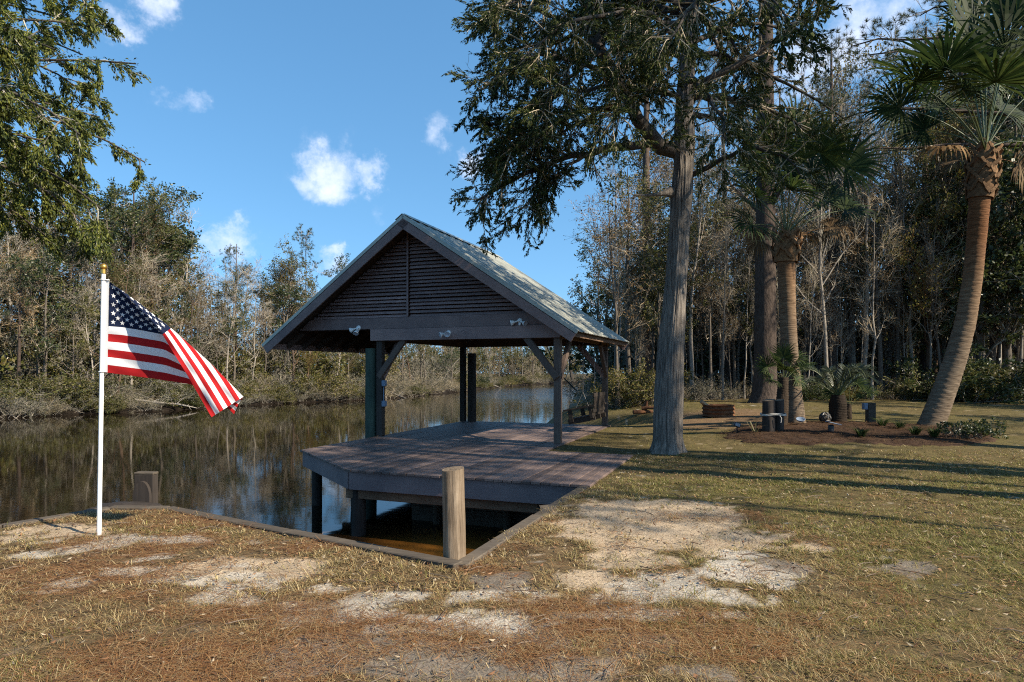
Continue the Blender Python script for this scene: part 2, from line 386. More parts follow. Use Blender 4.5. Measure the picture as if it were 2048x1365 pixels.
# bark and foliage
M['cedarbark'] = bark('grey_cedar_bark', (.070, .058, .050), (.33, .29, .25), 5, (6, 6, .42), 1.0, .05)
M['pinebark'] = bark('brown_pine_bark', (.050, .038, .032), (.125, .094, .076), 5, (3, 3, 1.1), 1.0, .05)
M['limbbark'] = bark('dark_limb_bark', (.035, .029, .025), (.11, .095, .082), 5, (6, 6, 2), .8, .03)
M['palebark'] = bark('pale_grey_bark', (.16, .14, .12), (.36, .325, .28), 6, (4, 4, 1.2), .5, .02)
M['greybark'] = bark('grey_brown_bark', (.070, .058, .048), (.165, .142, .118), 6, (4, 4, 1), .6, .02)
M['rustbark'] = bark('reddish_bark', (.085, .055, .038), (.17, .115, .080), 6, (4, 4, 1), .6, .02)
M['twig'] = leafmat('bare_twig', [(.21, .175, .145), (.33, .285, .24), (.46, .41, .35)], .9, 0.0, .05)
M['rusttwig'] = leafmat('rusty_twig', [(.12, .075, .045), (.17, .11, .06), (.15, .10, .06)], .9, 0.0, .05)
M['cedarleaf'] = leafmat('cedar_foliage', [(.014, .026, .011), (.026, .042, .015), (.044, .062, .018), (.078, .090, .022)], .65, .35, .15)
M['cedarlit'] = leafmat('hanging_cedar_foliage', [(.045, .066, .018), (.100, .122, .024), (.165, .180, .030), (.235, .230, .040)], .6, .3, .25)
M['pineleaf'] = leafmat('pine_needles', [(.025, .042, .024), (.045, .066, .034), (.070, .088, .038)], .55, .25, .3)
M['broadleaf'] = leafmat('evergreen_leaves', [(.020, .034, .014), (.038, .056, .020), (.066, .084, .028), (.10, .11, .036)], .4, .3, .4)
M['oliveleaf'] = leafmat('olive_leaves', [(.062, .074, .021), (.098, .104, .028), (.145, .135, .040), (.12, .096, .036)], .55, .35, .25)
M['brownleaf'] = leafmat('dead_brown_leaves', [(.11, .068, .036), (.16, .105, .058), (.21, .145, .085)], .8, .3, .1)
M['greyscrub'] = leafmat('grey_scrub_twigs', [(.10, .09, .07), (.14, .13, .105), (.19, .18, .15), (.085, .09, .045)], .9, .15, .05)
M['palmleaf'] = leafmat('palm_leaf', [(.020, .038, .012), (.036, .058, .017), (.062, .085, .024)], .6, .35, .15)
M['palmgrey'] = leafmat('silvery_palm_leaf', [(.050, .068, .045), (.075, .098, .068), (.10, .12, .085)], .45, .25, .4)
M['petiole'] = plain('palm_petiole', (.085, .10, .036), .5, .35, .25)
M['boot'] = bark('palm_boot', (.085, .047, .024), (.22, .135, .074), 5, (3, 3, 3), .5, .02)
m, t, b = mat('ringed_palm_bark', .9, .1)
wv_ = noise_tex(t, 4, 4, .6, 'Object', (1.2, 1.2, 10)); c = ramp(t, wv_, [(.3, (.105, .070, .045)), (.7, (.31, .225, .15))])
gr = t.nodes.new('ShaderNodeTexCoord'); sx = t.nodes.new('ShaderNodeSeparateXYZ'); t.links.new(gr.outputs['Object'], sx.inputs[0])
mr = t.nodes.new('ShaderNodeMapRange'); mr.inputs['From Min'].default_value = 1.6; mr.inputs['From Max'].default_value = 4.6; t.links.new(sx.outputs[2], mr.inputs['Value'])
c = mul(t, c, ramp(t, mr.outputs[0], [(0, (.66, .68, .70)), (.55, (.76, .68, .60)), (1, (.62, .40, .27))])); t.links.new(c, b.inputs['Base Color']); bump(t, b, wv_, .7, .02); M['palmbark'] = m
M['darkfibre'] = bark('dark_palm_fibre', (.022, .016, .012), (.055, .040, .028), 6, (5, 5, 2), .8, .02)

# ================================================================== STRUCTURE
# ---- land
def blob(px, py, rx, ry):
    D = F*CZ/(py-YH); return ((px-CX)/F*D, D, rx*D/F, ry*D*D/(F*CZ))
SAND = [blob(*b) for b in [(1290, 1040, 200, 42), (1420, 1068, 140, 34), (1230, 1078, 120, 28), (1330, 1015, 90, 20), (1190, 1160, 70, 22), (1270, 1120, 110, 20),
        (110, 1066, 90, 15), (500, 1140, 190, 24), (580, 1128, 90, 16), (1395, 1010, 60, 12), (1640, 1092, 40, 9)]]
WHITE = [blob(*b) for b in [(470, 1190, 72, 15), (110, 1082, 36, 8), (250, 1082, 60, 14), (350, 1082, 60, 10), (380, 1165, 100, 10), (640, 1170, 40, 10), (975, 1255, 115, 22),
        (900, 1240, 70, 16), (740, 1190, 90, 14), (950, 1188, 60, 12), (1310, 1165, 110, 20), (1500, 1150, 100, 24), (1430, 1195, 70, 12), (1280, 1225, 50, 14), (1240, 1190, 120, 14), (1060, 1198, 30, 9), (720, 1225, 70, 18), (1480, 1110, 60, 10)]]
_rb = np.random.default_rng(8)
for _ in range(46):
    _x = _rb.uniform(560, 1560); WHITE.append(blob(_x, _rb.uniform(1170, 1262)-(_x-1000)*.05, _rb.uniform(16, 46), _rb.uniform(5, 11)))
for _ in range(16): WHITE.append(blob(_rb.uniform(40, 560), _rb.uniform(1075, 1200), _rb.uniform(16, 50), _rb.uniform(4, 9)))
GREY = [blob(*b) for b in [(860, 1320, 170, 40), (1130, 1340, 110, 30), (620, 1220, 70, 26), (1290, 1290, 70, 30), (1530, 1140, 80, 24), (1100, 1280, 60, 24), (950, 1345, 90, 25), (660, 1310, 120, 44), (1800, 1135, 60, 12), (1000, 1165, 60, 18), (1400, 1350, 60, 25)]]
STRAW = [blob(*b) for b in [(700, 1255, 230, 26), (880, 1275, 150, 26), (560, 1300, 170, 40), (380, 1345, 240, 40), (1040, 1300, 120, 30), (1120, 1210, 150, 22), (300, 1090, 200, 24), (640, 1090, 110, 18), (420, 1040, 160, 20), (1250, 1240, 160, 22), (1380, 1240, 120, 20), (1420, 1030, 120, 10), (520, 1230, 160, 22), (200, 1150, 260, 40), (960, 1135, 60, 10), (1430, 1290, 200, 40), (1130, 1260, 90, 24)]]
def field(x, y, bl, seed):
    am = np.clip((y-1.5)*.13, .25, .9); wx = x+(fbm(x*1.9+seed, y*1.9, 4)-.5)*am; wy = y+(fbm(x*1.9, y*1.9+seed+40, 4)-.5)*am*.7
    o = np.zeros(np.shape(x))
    for cx, cy, rx, ry in bl:
        o = np.maximum(o, 1-np.hypot((wx-cx)/rx, (wy-cy)/ry)*.72)
    return np.clip(o*1.38+(fbm(x*4+seed, y*5, 4)-.5)*1.0+(fbm(x*13+seed, y*15, 2)-.5)*.45, 0, 1)
def ground_masks(x, y):
    sand = field(x, y, SAND, 1.3); white = field(x, y, WHITE, 5.1); grey = field(x, y, GREY, 9.7); straw = field(x, y, STRAW, 14.2)
    straw = np.clip(straw*.85+sstep(.5, .75, fbm(x*2.2+3, y*2.2+8, 4))*.35*(y < 9), 0, 1)
    green = sstep(-.5, 4.5, x+ (y-5)*.55-1.0)*.75+ .35*sstep(.5, .7, fbm(x*.8, y*.8, 3))
    green = np.clip(green*(.55+.9*fbm(x*.6+11, y*.6, 3)), 0, 1)
    return sand, white, grey, straw, green
def lines(spec):
    o = []
    for a, b_, st in spec: o.append(np.arange(a, b_, st))
    return np.concatenate(o)
xl = lines([(-12, -6.4, .5), (-6.4, 8, .065), (8, 16, .16), (16, 40, .8), (40, 264, 8)])
yl = lines([(-14, 2, .5), (2, 9, .05), (9, 20, .11), (20, 40, .35), (40, 156, 4)])
X, Y = np.meshgrid(xl, yl); shp = X.shape; x = X.ravel().copy(); y = Y.ravel().copy()
ins = inside(x, y, LP); dist, bx, by = seg_dist(x, y, LP, True)
I = np.arange(x.size).reshape(shp)
q = np.stack([I[:-1, :-1], I[:-1, 1:], I[1:, 1:], I[1:, :-1]], -1).reshape(-1, 4)
q = q[ins[q].any(1)]
used = np.unique(q); rem = np.full(x.size, -1); rem[used] = np.arange(used.size); q = rem[q]
x = np.where(ins, x, bx)[used]; y = np.where(ins, y, by)[used]
z = gz(x, y)
sand, white, grey, straw, green = ground_masks(x, y)
near = (y < 12)
z = z-.02*sand*near-.012*white*near+.03*(fbm(x*4, y*4, 3)-.5)*near+.022*(fbm(x*9+3, y*9, 2)-.5)*near*sstep(.2, .5, np.maximum(sand, np.maximum(white, grey)))
def ground_col(x, y):
    sand, white, grey, straw, green = ground_masks(x, y)
    n1 = fbm(x*9, y*9, 3)[:, None]
    c = np.array([.105, .072, .038])*(.35+1.3*n1)
    def over(c, m, col): m = m[:, None]; return c*(1-m)+np.array(col)*(.85+.3*n1)*m
    c = over(c, green*.8, (.098, .082, .030))
    c = over(c, sstep(.35, .65, straw)*.75, (.155, .078, .036))
    c = over(c, sstep(.30, .5, grey)*.8, (.185, .155, .125))
    c = over(c, sstep(.30, .46, sand)*.95, (.37, .285, .195))
    c = over(c, sstep(.32, .48, white)*.9, (.41, .365, .30))
    fl = sstep(24, 28, y)*sstep(2, 5, x)                       # leaf litter under the wood
    c = over(c, np.clip(fl, 0, 1)*.9, (.085, .058, .036))
    dsh, _, _ = seg_dist(x.copy(), y.copy(), shore, False)
    c = over(c, (1-sstep(.8, 2.2, dsh))*.8*(y > 18.5), (.20, .155, .10))
    ring = np.hypot(x-gp(1437, 835)[0], (y-gp(1437, 835)[1])*.8)
    c = over(c, (1-sstep(1.1, 2.6, ring+(fbm(x*2, y*2, 3)-.5)))*.8, (.17, .105, .062))
    return c
land_o = Geo().add(np.stack([x, y, z], 1), q=q, col=ground_col(x, y)).build('lawn', M['ground'], smooth=True); tag(land_o, kind='structure')

# ---- far bank and bed
far_line = np.array([(-90, 18), (-45, 28), (-27.7, 34.9), (-25.7, 38.8), (-22.8, 40.7), (-20, 47.4), (-18.5, 50.2), (-12.5, 57), (-9.4, 65.7), (-5.8, 79), (-1.9, 100), (7, 122), (26, 152)])
def resample(p, step):
    d = np.r_[0, np.cumsum(np.hypot(*np.diff(p, axis=0).T))]; s = np.arange(0, d[-1], step)
    return np.stack([np.interp(s, d, p[:, i]) for i in (0, 1)], 1)
fl_ = resample(far_line, .6); tg = norm(np.gradient(fl_, axis=0)); nr = np.stack([-tg[:, 1], tg[:, 0]], 1)   # pointing inland
offs = [(-1.2, -1.9), (-.15, -1.25), (0, -.98), (.25, -.86), (.7, -.76), (1.6, -.55), (4, -.1), (9, .2), (20, .4), (45, .6), (140, 1.0)]
vs = []; cs = []
jag = (fbm(fl_[:, 0]*.35, fl_[:, 1]*.35, 4)-.5)*2.2
for o_, z_ in offs:
    p = fl_+nr*(o_+jag[:, None]*(.35 if o_ < 3 else 0)); n_ = fbm(p[:, 0]*.8+o_, p[:, 1]*.8, 4)
    vs.append(np.column_stack([p, z_+(n_-.5)*.35*(o_ >= .2)]))
    base = np.array((.016, .012, .009)) if o_ < .8 else np.array((.085, .064, .036))
    cs.append(base*(.6+.8*n_[:, None]))
n = len(fl_); I = np.arange(len(offs)*n).reshape(len(offs), n)
q = np.stack([I[:-1, :-1], I[:-1, 1:], I[1:, 1:], I[1:, :-1]], -1).reshape(-1, 4)
tag(Geo().add(np.concatenate(vs), q=q[:, ::-1], col=np.concatenate(cs)).build('far_bank', M['ground'], smooth=True), kind='structure')
gl = Geo().add([(-600, -600, -2.4), (600, -600, -2.4), (600, 600, -2.4), (-600, 600, -2.4)], q=[[0, 1, 2, 3]], col=(.06, .045, .028)).build('ground', M['ground']); tag(gl, kind='structure')

# ---- water
wx_ = lines([(-120, -14, 4), (-14, 6, .5), (6, 60, 4)]); wy_ = lines([(-20, 4, 2), (4, 16, .4), (16, 160, 2)])
X, Y = np.meshgrid(wx_, wy_); x = X.ravel(); y = Y.ravel(); I = np.arange(x.size).reshape(X.shape)
q = np.stack([I[:-1, :-1], I[:-1, 1:], I[1:, 1:], I[1:, :-1]], -1).reshape(-1, 4)
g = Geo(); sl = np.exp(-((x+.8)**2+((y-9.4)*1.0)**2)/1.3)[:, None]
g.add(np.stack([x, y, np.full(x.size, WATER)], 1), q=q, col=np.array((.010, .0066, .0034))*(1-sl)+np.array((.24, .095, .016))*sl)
wo_ = g.build('river', M['water'], smooth=True); tag(wo_, kind='structure')
ru = .0035+.55*np.exp(-((y-78)/20)**2)*sstep(-9, -2, x-(y-60)*.05)+.006*sstep(20, 10, y)
a = wo_.data.attributes.new('Ruffle', 'FLOAT', 'POINT'); a.data.foreach_set('value', ru.astype(np.float32))

# ================================================================== BULKHEAD
bulk = thing('wooden_bulkhead', 'grey timber capped seawall edging the lawn and the boat slip', 'seawall')
def wall_seg(a, b, label=None):
    a = np.array(a); b = np.array(b); L = np.linalg.norm(b-a); d = (b-a)/L; n_ = np.array([-d[1], d[0]])   # n_ = water side
    nb = max(1, int(round(L/1.9)))
    for i in range(nb):
        p = a+d*L*i/nb; q_ = a+d*L*(i+1)/nb
        g = Geo(); zj = rng.normal(0, .006)
        g.bar((*(p+d*.006-n_*.0), .0+zj), (*(q_-d*.006-n_*.0), .0+rng.normal(0, .006)), .13, .05, bevel=.008)
        g.build('cap_board', M['cap'], bulk)
    npl = max(1, int(L/.2)); g = Geo(); g.box((0, 0, 0), (L/npl-.012, .05, 1.75), None, 0, .006); me = g.mesh('plank', M['plank'])
    for i in range(npl):
        c = a+d*L*(i+.5)/npl+n_*.03; o = link(me, 'plank', bulk); o.location = (c[0], c[1], -.9); o.rotation_euler = (0, 0, math.atan2(d[1], d[0]))
for s_, e_ in ((LP[1], wallA), (wallA, wallB), (wallB, wallC), (wallC, wallE), (wallE, wallP)): wall_seg(s_, e_)

# ================================================================== DECK
PAV = dict(loc=(FR[0], FR[1], 0), rz=-AN)
deck = thing('boat_dock_deck', 'brown plank dock deck with clipped corner reaching over the boat slip', 'deck', **PAV)
bw = .142; u0 = -4.40; ZT = .035
def vfront(u): return -4.65 if u > -2.06 else -4.65+(-2.06-u)*(1.81/2.33)
k = 0
while u0+bw*k < 1.74:
    ua = u0+bw*k+.006; ub = u0+bw*(k+1)-.006; k += 1
    vb = 4.75 if ub < .16 else -1.34
    fo = rng.normal(0, .008)
    cuts = [None, None]
    if vb > 0:
        j = (-.4, 1.1, 2.4)[k % 3]+rng.normal(0, .03); spans = [('f', j-.003), (j+.003, vb)]
    else: spans = [('f', vb+rng.normal(0, .015))]
    for s0, s1 in spans:
        va = vfront(ua)-.03+fo if s0 == 'f' else s0; vbn = vfront(ub)-.03+fo if s0 == 'f' else s0
        zz = ZT+rng.normal(0, .0015); zb = zz-.034; e = .005
        g = Geo()
        lo = [(ua, va, zb), (ub, vbn, zb), (ub, s1, zb), (ua, s1, zb)]
        m1 = [(ua, va, zz-e), (ub, vbn, zz-e), (ub, s1, zz-e), (ua, s1, zz-e)]
        tp = [(ua+e, va+e, zz), (ub-e, vbn+e, zz), (ub-e, s1-e, zz), (ua+e, s1-e, zz)]
        qs = [[3, 2, 1, 0], [8, 9, 10, 11]]
        for a_, b_ in ((0, 4), (4, 8)):
            for i in range(4): qs.append([a_+i, a_+(i+1) % 4, b_+(i+1) % 4, b_+i])
        g.add(lo+m1+tp, q=qs); g.build('deck_board', M['deck'], deck)
def lbar(par, name, p0, p1, wd, ht, m, up=(0, 0, 1), bevel=.006):
    return Geo().bar(p0, p1, wd, ht, up, 0, bevel).build(name, m, par)
zs = -.145
lbar(deck, 'skirt_board', (-2.05, -4.61, zs), (1.70, -4.61, zs), .04, .285, M['skirt'])
lbar(deck, 'skirt_board', (-4.36, -2.82, zs), (-2.075, -4.595, zs), .04, .285, M['skirt'])
lbar(deck, 'skirt_board', (-4.36, 4.7, zs), (-4.36, -2.80, zs), .04, .285, M['skirt'])
lbar(deck, 'skirt_board', (-4.36, 4.72, zs), (.1, 4.72, zs), .04, .285, M['skirt'])
lbar(deck, 'girder', (-2.2, -4.45, -.33), (1.6, -4.45, -.33), .09, .24, M['raw'])
lbar(deck, 'girder', (-4.3, -1.6, -.33), (1.4, -1.6, -.33), .09, .24, M['raw'])
lbar(deck, 'girder', (-4.3, 1.6, -.33), (.0, 1.6, -.33), .09, .24, M['raw'])
for i in range(11):
    uu = -4.2+i*.57; lbar(deck, 'joist', (uu, vfront(uu)+.1, -.11), (uu, 4.6 if uu < .1 else -1.4, -.11), .04, .19, M['raw'])
def dpile(par, name, u, v, z0, z1, r, m, tilt=(0, 0), k=14):
    nz_ = 10; zz = np.linspace(z0, z1, nz_); P = np.stack([u+tilt[0]*(zz-z1), v+tilt[1]*(zz-z1), zz], 1)
    rr = r*(1.05-.08*(zz-z0)/(z1-z0))*(1+rng.normal(0, .012, nz_)); g = Geo(); g.tubes(P, rr, k, cap=True)
    return g.build(name, m, par, smooth=True)
for u_, v_, tl, r_ in ((-4.12, -2.72, (0, 0), .10), (-3.35, -2.6, (-.07, 0), .10), (-2.02, -4.40, (0, 0), .115), (-3.4, .9, (0, 0), .1), (-4.1, 1.6, (0, 0), .1), (-1.2, 1.4, (0, 0), .1), (-4.1, 4.2, (0, 0), .1), (.9, -3.1, (0, 0), .1)):
    dpile(deck, 'support_pile', u_, v_, -2.0, -.2, r_, M['darkpile'], tl)
for i in range(4):
    lbar(deck, 'retaining_plank', (-1.75, -3.15, -1.52+i*.29), (1.7, -3.15, -1.52+i*.29), .05, .28, M['plank'])
for uu in (-1.2, .1, 1.2): dpile(deck, 'retaining_post', uu, -3.27, -1.8, -.35, .07, M['plank'])

# ================================================================== PAVILION
pav = thing('dock_pavilion', 'brown gabled boathouse pavilion with louvred gable and metal roof', 'pavilion', **PAV)
RU, RZ = -3.45, 5.08; EU, EZ = .57, 2.40; LU, LZ = -7.39, 2.23; V0, V1 = -.55, 5.11
for u_, v_ in ((0, 0), (0, 4.62), (-4.38, 0), (-4.38, 4.62)):
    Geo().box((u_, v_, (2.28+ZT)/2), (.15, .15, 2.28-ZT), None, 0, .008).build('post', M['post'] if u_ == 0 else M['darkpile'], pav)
dpile(pav, 'round_pile', -4.66, .02, -2.0, 2.11, .135, M['greenpile']); dpile(pav, 'round_pile', -4.10, 4.66, -2.0, 2.10, .13, M['darkpile'])
def prism(par, name, poly, v0, v1, m):
    n = len(poly); v = [(p[0], v0, p[1]) for p in poly]+[(p[0], v1, p[1]) for p in poly]
    g = Geo(); 
    qs = [[i, (i+1) % n, n+(i+1) % n, n+i] for i in range(n)]
    ts = [[0, i+1, i] for i in range(1, n-1)]+[[n, n+i, n+i+1] for i in range(1, n-1)]
    g.add(v, q=qs, t=ts); return g.build(name, m, par)
SL, SR = (RU-LU)/(RZ-LZ), (EU-RU)/(RZ-EZ)
def uL(z, dz=.20): return RU-(RZ-dz-z)*SL
def uR(z, dz=.20): return RU+(RZ-dz-z)*SR
# beams
lbar(pav, 'front_beam', (-4.58, -.115, 2.42), (.09, -.115, 2.42), .05, .275, M['paint'])
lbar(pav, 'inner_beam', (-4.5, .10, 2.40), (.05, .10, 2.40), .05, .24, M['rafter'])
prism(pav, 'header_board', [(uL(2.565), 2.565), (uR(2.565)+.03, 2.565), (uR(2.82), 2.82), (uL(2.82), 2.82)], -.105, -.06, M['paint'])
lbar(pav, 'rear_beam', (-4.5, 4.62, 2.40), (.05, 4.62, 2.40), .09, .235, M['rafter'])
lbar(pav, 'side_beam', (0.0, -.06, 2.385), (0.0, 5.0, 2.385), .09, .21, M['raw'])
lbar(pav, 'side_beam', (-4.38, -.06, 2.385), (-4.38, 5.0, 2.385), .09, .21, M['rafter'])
lbar(pav, 'tie_beam', (-6.55, .06, 2.60), (-4.5, .06, 2.60), .05, .1, M['rafter'])
def brace(p0, p1, m=M['paint'], w_=.09, h_=.14): lbar(pav, 'knee_brace', p0, p1, w_, h_, m)
brace((-4.40, -.045, 1.42), (-3.72, -.045, 2.30), M['post']); brace((0.02, -.125, 1.42), (-.70, -.045, 2.30), M['post'])
brace((.045, .02, 1.42), (.045, .78, 2.30), M['post']); brace((.045, 4.60, 1.42), (.045, 3.80, 2.30), M['post'])
brace((-4.34, .02, 1.42), (-4.34, .78, 2.30)); brace((0, 4.56, 1.42), (-.75, 4.56, 2.30));
# louvre slats either side of the centre strip
MU = -3.60; z_ = 2.865; row = 0
while z_ < 4.74:
    for a_, b_ in ((uL(z_)-.02, MU-.028), (MU+.028, uR(z_)+.02)):
        if b_-a_ > .06:
            jz = rng.normal(0, .004); L = b_-a_; g = Geo(); th = R(44)+rng.normal(0, .03)
            g.box((0, 0, 0), (L, .088, .016), np.array([[1, 0, 0], [0, math.cos(th), math.sin(th)], [0, -math.sin(th), math.cos(th)]]), 0, .003)
            o = g.build('louvre_slat', M['slat'], pav); o.location = ((a_+b_)/2, -.03, z_+jz)
    z_ += .0855; row += 1
lbar(pav, 'centre_strip', (MU, -.098, 2.825), (MU, -.098, 4.78), .05, .02, M['slat'], up=(0, 1, 0))
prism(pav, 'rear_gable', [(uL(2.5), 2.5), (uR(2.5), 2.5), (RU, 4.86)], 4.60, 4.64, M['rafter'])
# roof: panels, trims, rafters, fascias
def slope(side):
    if side > 0: a = np.array([RU, RZ]); b = np.array([EU, EZ])
    else: a = np.array([RU, RZ]); b = np.array([LU, LZ])
    d = (b-a); L = np.linalg.norm(d); d /= L; n_ = np.array([-d[1], d[0]]) if side > 0 else np.array([d[1], -d[0]])
    if n_[1] < 0: n_ = -n_
    return a, b, d, n_, L
for side in (1, -1):
    a, b, d, n_, L = slope(side)
    npan = 14; w_ = (V1-V0)/npan
    prof = [(0, 0), (.02, .022), (.045, .022), (.065, 0), (w_*.5-.015, 0), (w_*.5, .010), (w_*.5+.015, 0), (w_-.001, 0)]
    g = Geo(); vs = []
    for s_ in (0.0, L+.03):
        for pv, ph in prof:
            c = a+d*s_+n_*ph; vs.append((c[0], pv, c[1]))
    for s_ in (0.0, L+.03):
        for pv, ph in prof:
            c = a+d*s_+n_*(ph-.012); vs.append((c[0], pv, c[1]))
    n = len(prof); qs = []
    for i in range(n-1): qs += [[i, i+1, n+i+1, n+i], [2*n+i, 3*n+i, 3*n+i+1, 2*n+i+1], [n+i, n+i+1, 3*n+i+1, 3*n+i], [i, 2*n+i, 2*n+i+1, i+1]]
    g.add(vs, q=qs); me = g.mesh('roof_panel', M['roof'])
    for i in range(npan):
        o = link(me, 'roof_panel', pav); o.location = (0, V0+w_*i, rng.normal(0, .0015))
    for v_ in (V0-.012, V1+.012):
        c0 = a+n_*(-.03); c1 = b+d*.03+n_*(-.03); lbar(pav, 'rake_trim', (c0[0], v_, c0[1]), (c1[0], v_, c1[1]), .022, .075, M['roof'], bevel=.003)
        c0 = a+n_*(-.175)+d*.0; c1 = b+d*.02+n_*(-.175); s2 = .01 if v_ < 0 else -.01
        lbar(pav, 'rake_board', (c0[0], v_+s2, c0[1]), (c1[0], v_+s2, c1[1]), .04, .19, M['paint'])
    for i in range(10):
        v_ = V0+.12+i*(V1-V0-.24)/9; c0 = a+d*.06+n_*(-.125); c1 = b-d*.10+n_*(-.125)
        lbar(pav, 'rafter', (c0[0], v_, c0[1]), (c1[0], v_, c1[1]), .04, .14, M['rafter'])
    for i in range(7):
        c = a+d*(L*(i+.5)/7)+n_*(-.034); up = (n_[0], 0, n_[1])
        lbar(pav, 'roof_sheathing', (c[0], V0+.03, c[1]), (c[0], V1-.03, c[1]), L/7-.01, .03, M['rafter'], up=up)
    c = b-d*.05+n_*(-.10); n6 = 6 if side > 0 else 2; seg = (V1-V0-.06)/n6
    for i in range(n6):
        lbar(pav, 'fascia_board', (c[0], V0+.03+seg*i+.008, c[1]+rng.normal(0, .004)), (c[0], V0+.03+seg*(i+1)-.008, c[1]+rng.normal(0, .004)), .03, .15, M['raw'] if side > 0 else M['paint'])
    c = a+d*.11+n_*.034; seg = (V1-V0+.04)/5; up = (n_[0], 0, n_[1])
    for i in range(5): lbar(pav, 'ridge_cap', (c[0], V0-.02+seg*i, c[1]+.001*i), (c[0], V0-.02+seg*(i+1)+.02, c[1]+.001*i), .22, .008, M['roof'], up=up, bevel=.002)
# ---- flood lights
def flood(px, py, u, v, z, heads, label):
    t_ = thing('flood_light', label, 'light', uvz(u, v, z), -AN, 'white twin flood lights on the pavilion beam')
    g = Geo(); v_, q_ = lathe([(0, -.03), (.05, -.028), (.058, -.012), (.058, 0)], 18)
    g.add(v_@np.array([[1, 0, 0], [0, 0, 1], [0, 1, 0]]), q=q_).build('mounting_plate', M['white'], t_, True)
    for hd in heads:
        d = norm(np.array(hd, float)); c0 = np.array([0, -.035, 0])+d*.02
        c1 = c0+d*.075; arm = Geo(); arm.tubes(np.array([[0, -.02, 0], c0, c1]), np.array([.016, .018, .018]), 10, cap=True); h_ = arm.build('lamp_arm', M['white'], t_, True)
        A = frame_to(d); v_, q_ = lathe([(0, 0), (.022, .002), (.03, .02), (.045, .05), (.062, .085), (.066, .10), (.060, .101)], 20)
        hd_ = Geo().add(c1+v_@A, q=q_).build('lamp_head', M['white'], t_, True)
        v_, q_ = lathe([(.0, .085), (.04, .092), (.060, .099)], 20); Geo().add(c1+v_@A, q=q_).build('lens', M['glass'], hd_, True)
    g = Geo(); g.box((0.01, -.05, -.075), (.045, .05, .06), None, 0, .01).build('motion_sensor', M['white'], t_)
flood(722, 657, -4.92, -.105, 2.60, [(-.9, -.35, -.35), (.1, -.6, -.7)], 'small twin flood light at the left end of the header board')
flood(905, 668, -2.52, -.14, 2.43, [(-.75, -.75, -.30), (.35, -.9, -.22)], 'twin flood light facing out at the middle of the front beam')
flood(1040, 643, -.82, -.105, 2.66, [(-.95, -.15, -.25), (.75, -.35, -.35)], 'twin flood light with spread heads at the right of the header board')
for zc, lab in ((1.28, 'upper blue-grey outlet box on the left pavilion post'), (.80, 'lower blue-grey outlet box on the left pavilion post')):
    t_ = thing('outlet_box', lab, 'outlet box', uvz(-4.29, -.06, zc), -AN, 'outlet boxes on the left post')
    Geo().box((.04, 0, 0), (.09, .09, .14), None, 0, .01).build('box_body', M['bluebox'], t_)
    Geo().box((.088, 0, .005), (.012, .08, .12), None, 0, .004).build('cover', M['bluebox'], t_)
    if zc > 1: Geo().tubes(np.array([[.03, .0, -.07], [.03, 0, -.41]]), np.array([.012, .012]), 8).build('conduit', M['bluebox'], t_, True)
# ---- porch swing, hung from the side of the pavilion
sw = thing('porch_swing', 'dark wooden porch swing on chains under the right side of the pavilion', 'swing', uvz(.02, 3.0, 0), -AN)
tl = R(-12)
def srot(p): x, y, z = p; return (x*math.cos(tl)+z*math.sin(tl), y, -x*math.sin(tl)+z*math.cos(tl)+.42)
def sbar(name, p0, p1, w_, h_): return Geo().bar(srot(p0), srot(p1), w_, h_, bevel=.004).build(name, M['swing'], sw)
for i in range(6): sbar('seat_slat', (-.42+i*.105, -.62, .02), (-.42+i*.105, .62, .02), .085, .025)
for s_ in (-.58, 0, .58): sbar('seat_rail', (-.48, s_, -.045), (.22, s_, -.045), .05, .12)
for i in range(9): sbar('back_slat', (.16, -.56+i*.14, .0), (.32, -.56+i*.14, .50), .09, .02)
sbar('back_rail', (.31, -.66, .50), (.31, .66, .50), .04, .09); sbar('back_rail', (.21, -.64, .12), (.21, .64, .12), .03, .07)
for s_ in (-.62, .62):
    sbar('armrest', (-.54, s_, .27), (.28, s_, .24), .11, .04); sbar('arm_post', (-.38, s_, -.05), (-.38, s_, .26), .06, .10); sbar('arm_post', (.14, s_, -.05), (.14, s_, .25), .06, .09)
    ch = Geo(); top = np.array([-.08, s_, 2.34])
    for e_ in ((-.40, s_, .0), (.16, s_, .05)):
        e3 = np.array(srot(e_)); mid = np.array([-.08, s_, 1.05])
        ch.tubes(np.array([e3, mid]), np.array([.006, .006]), 5)
    ch.tubes(np.array([[-.08, s_, 1.05], top]), np.array([.007, .007]), 5); ch.build('chain', M['chain'], sw)

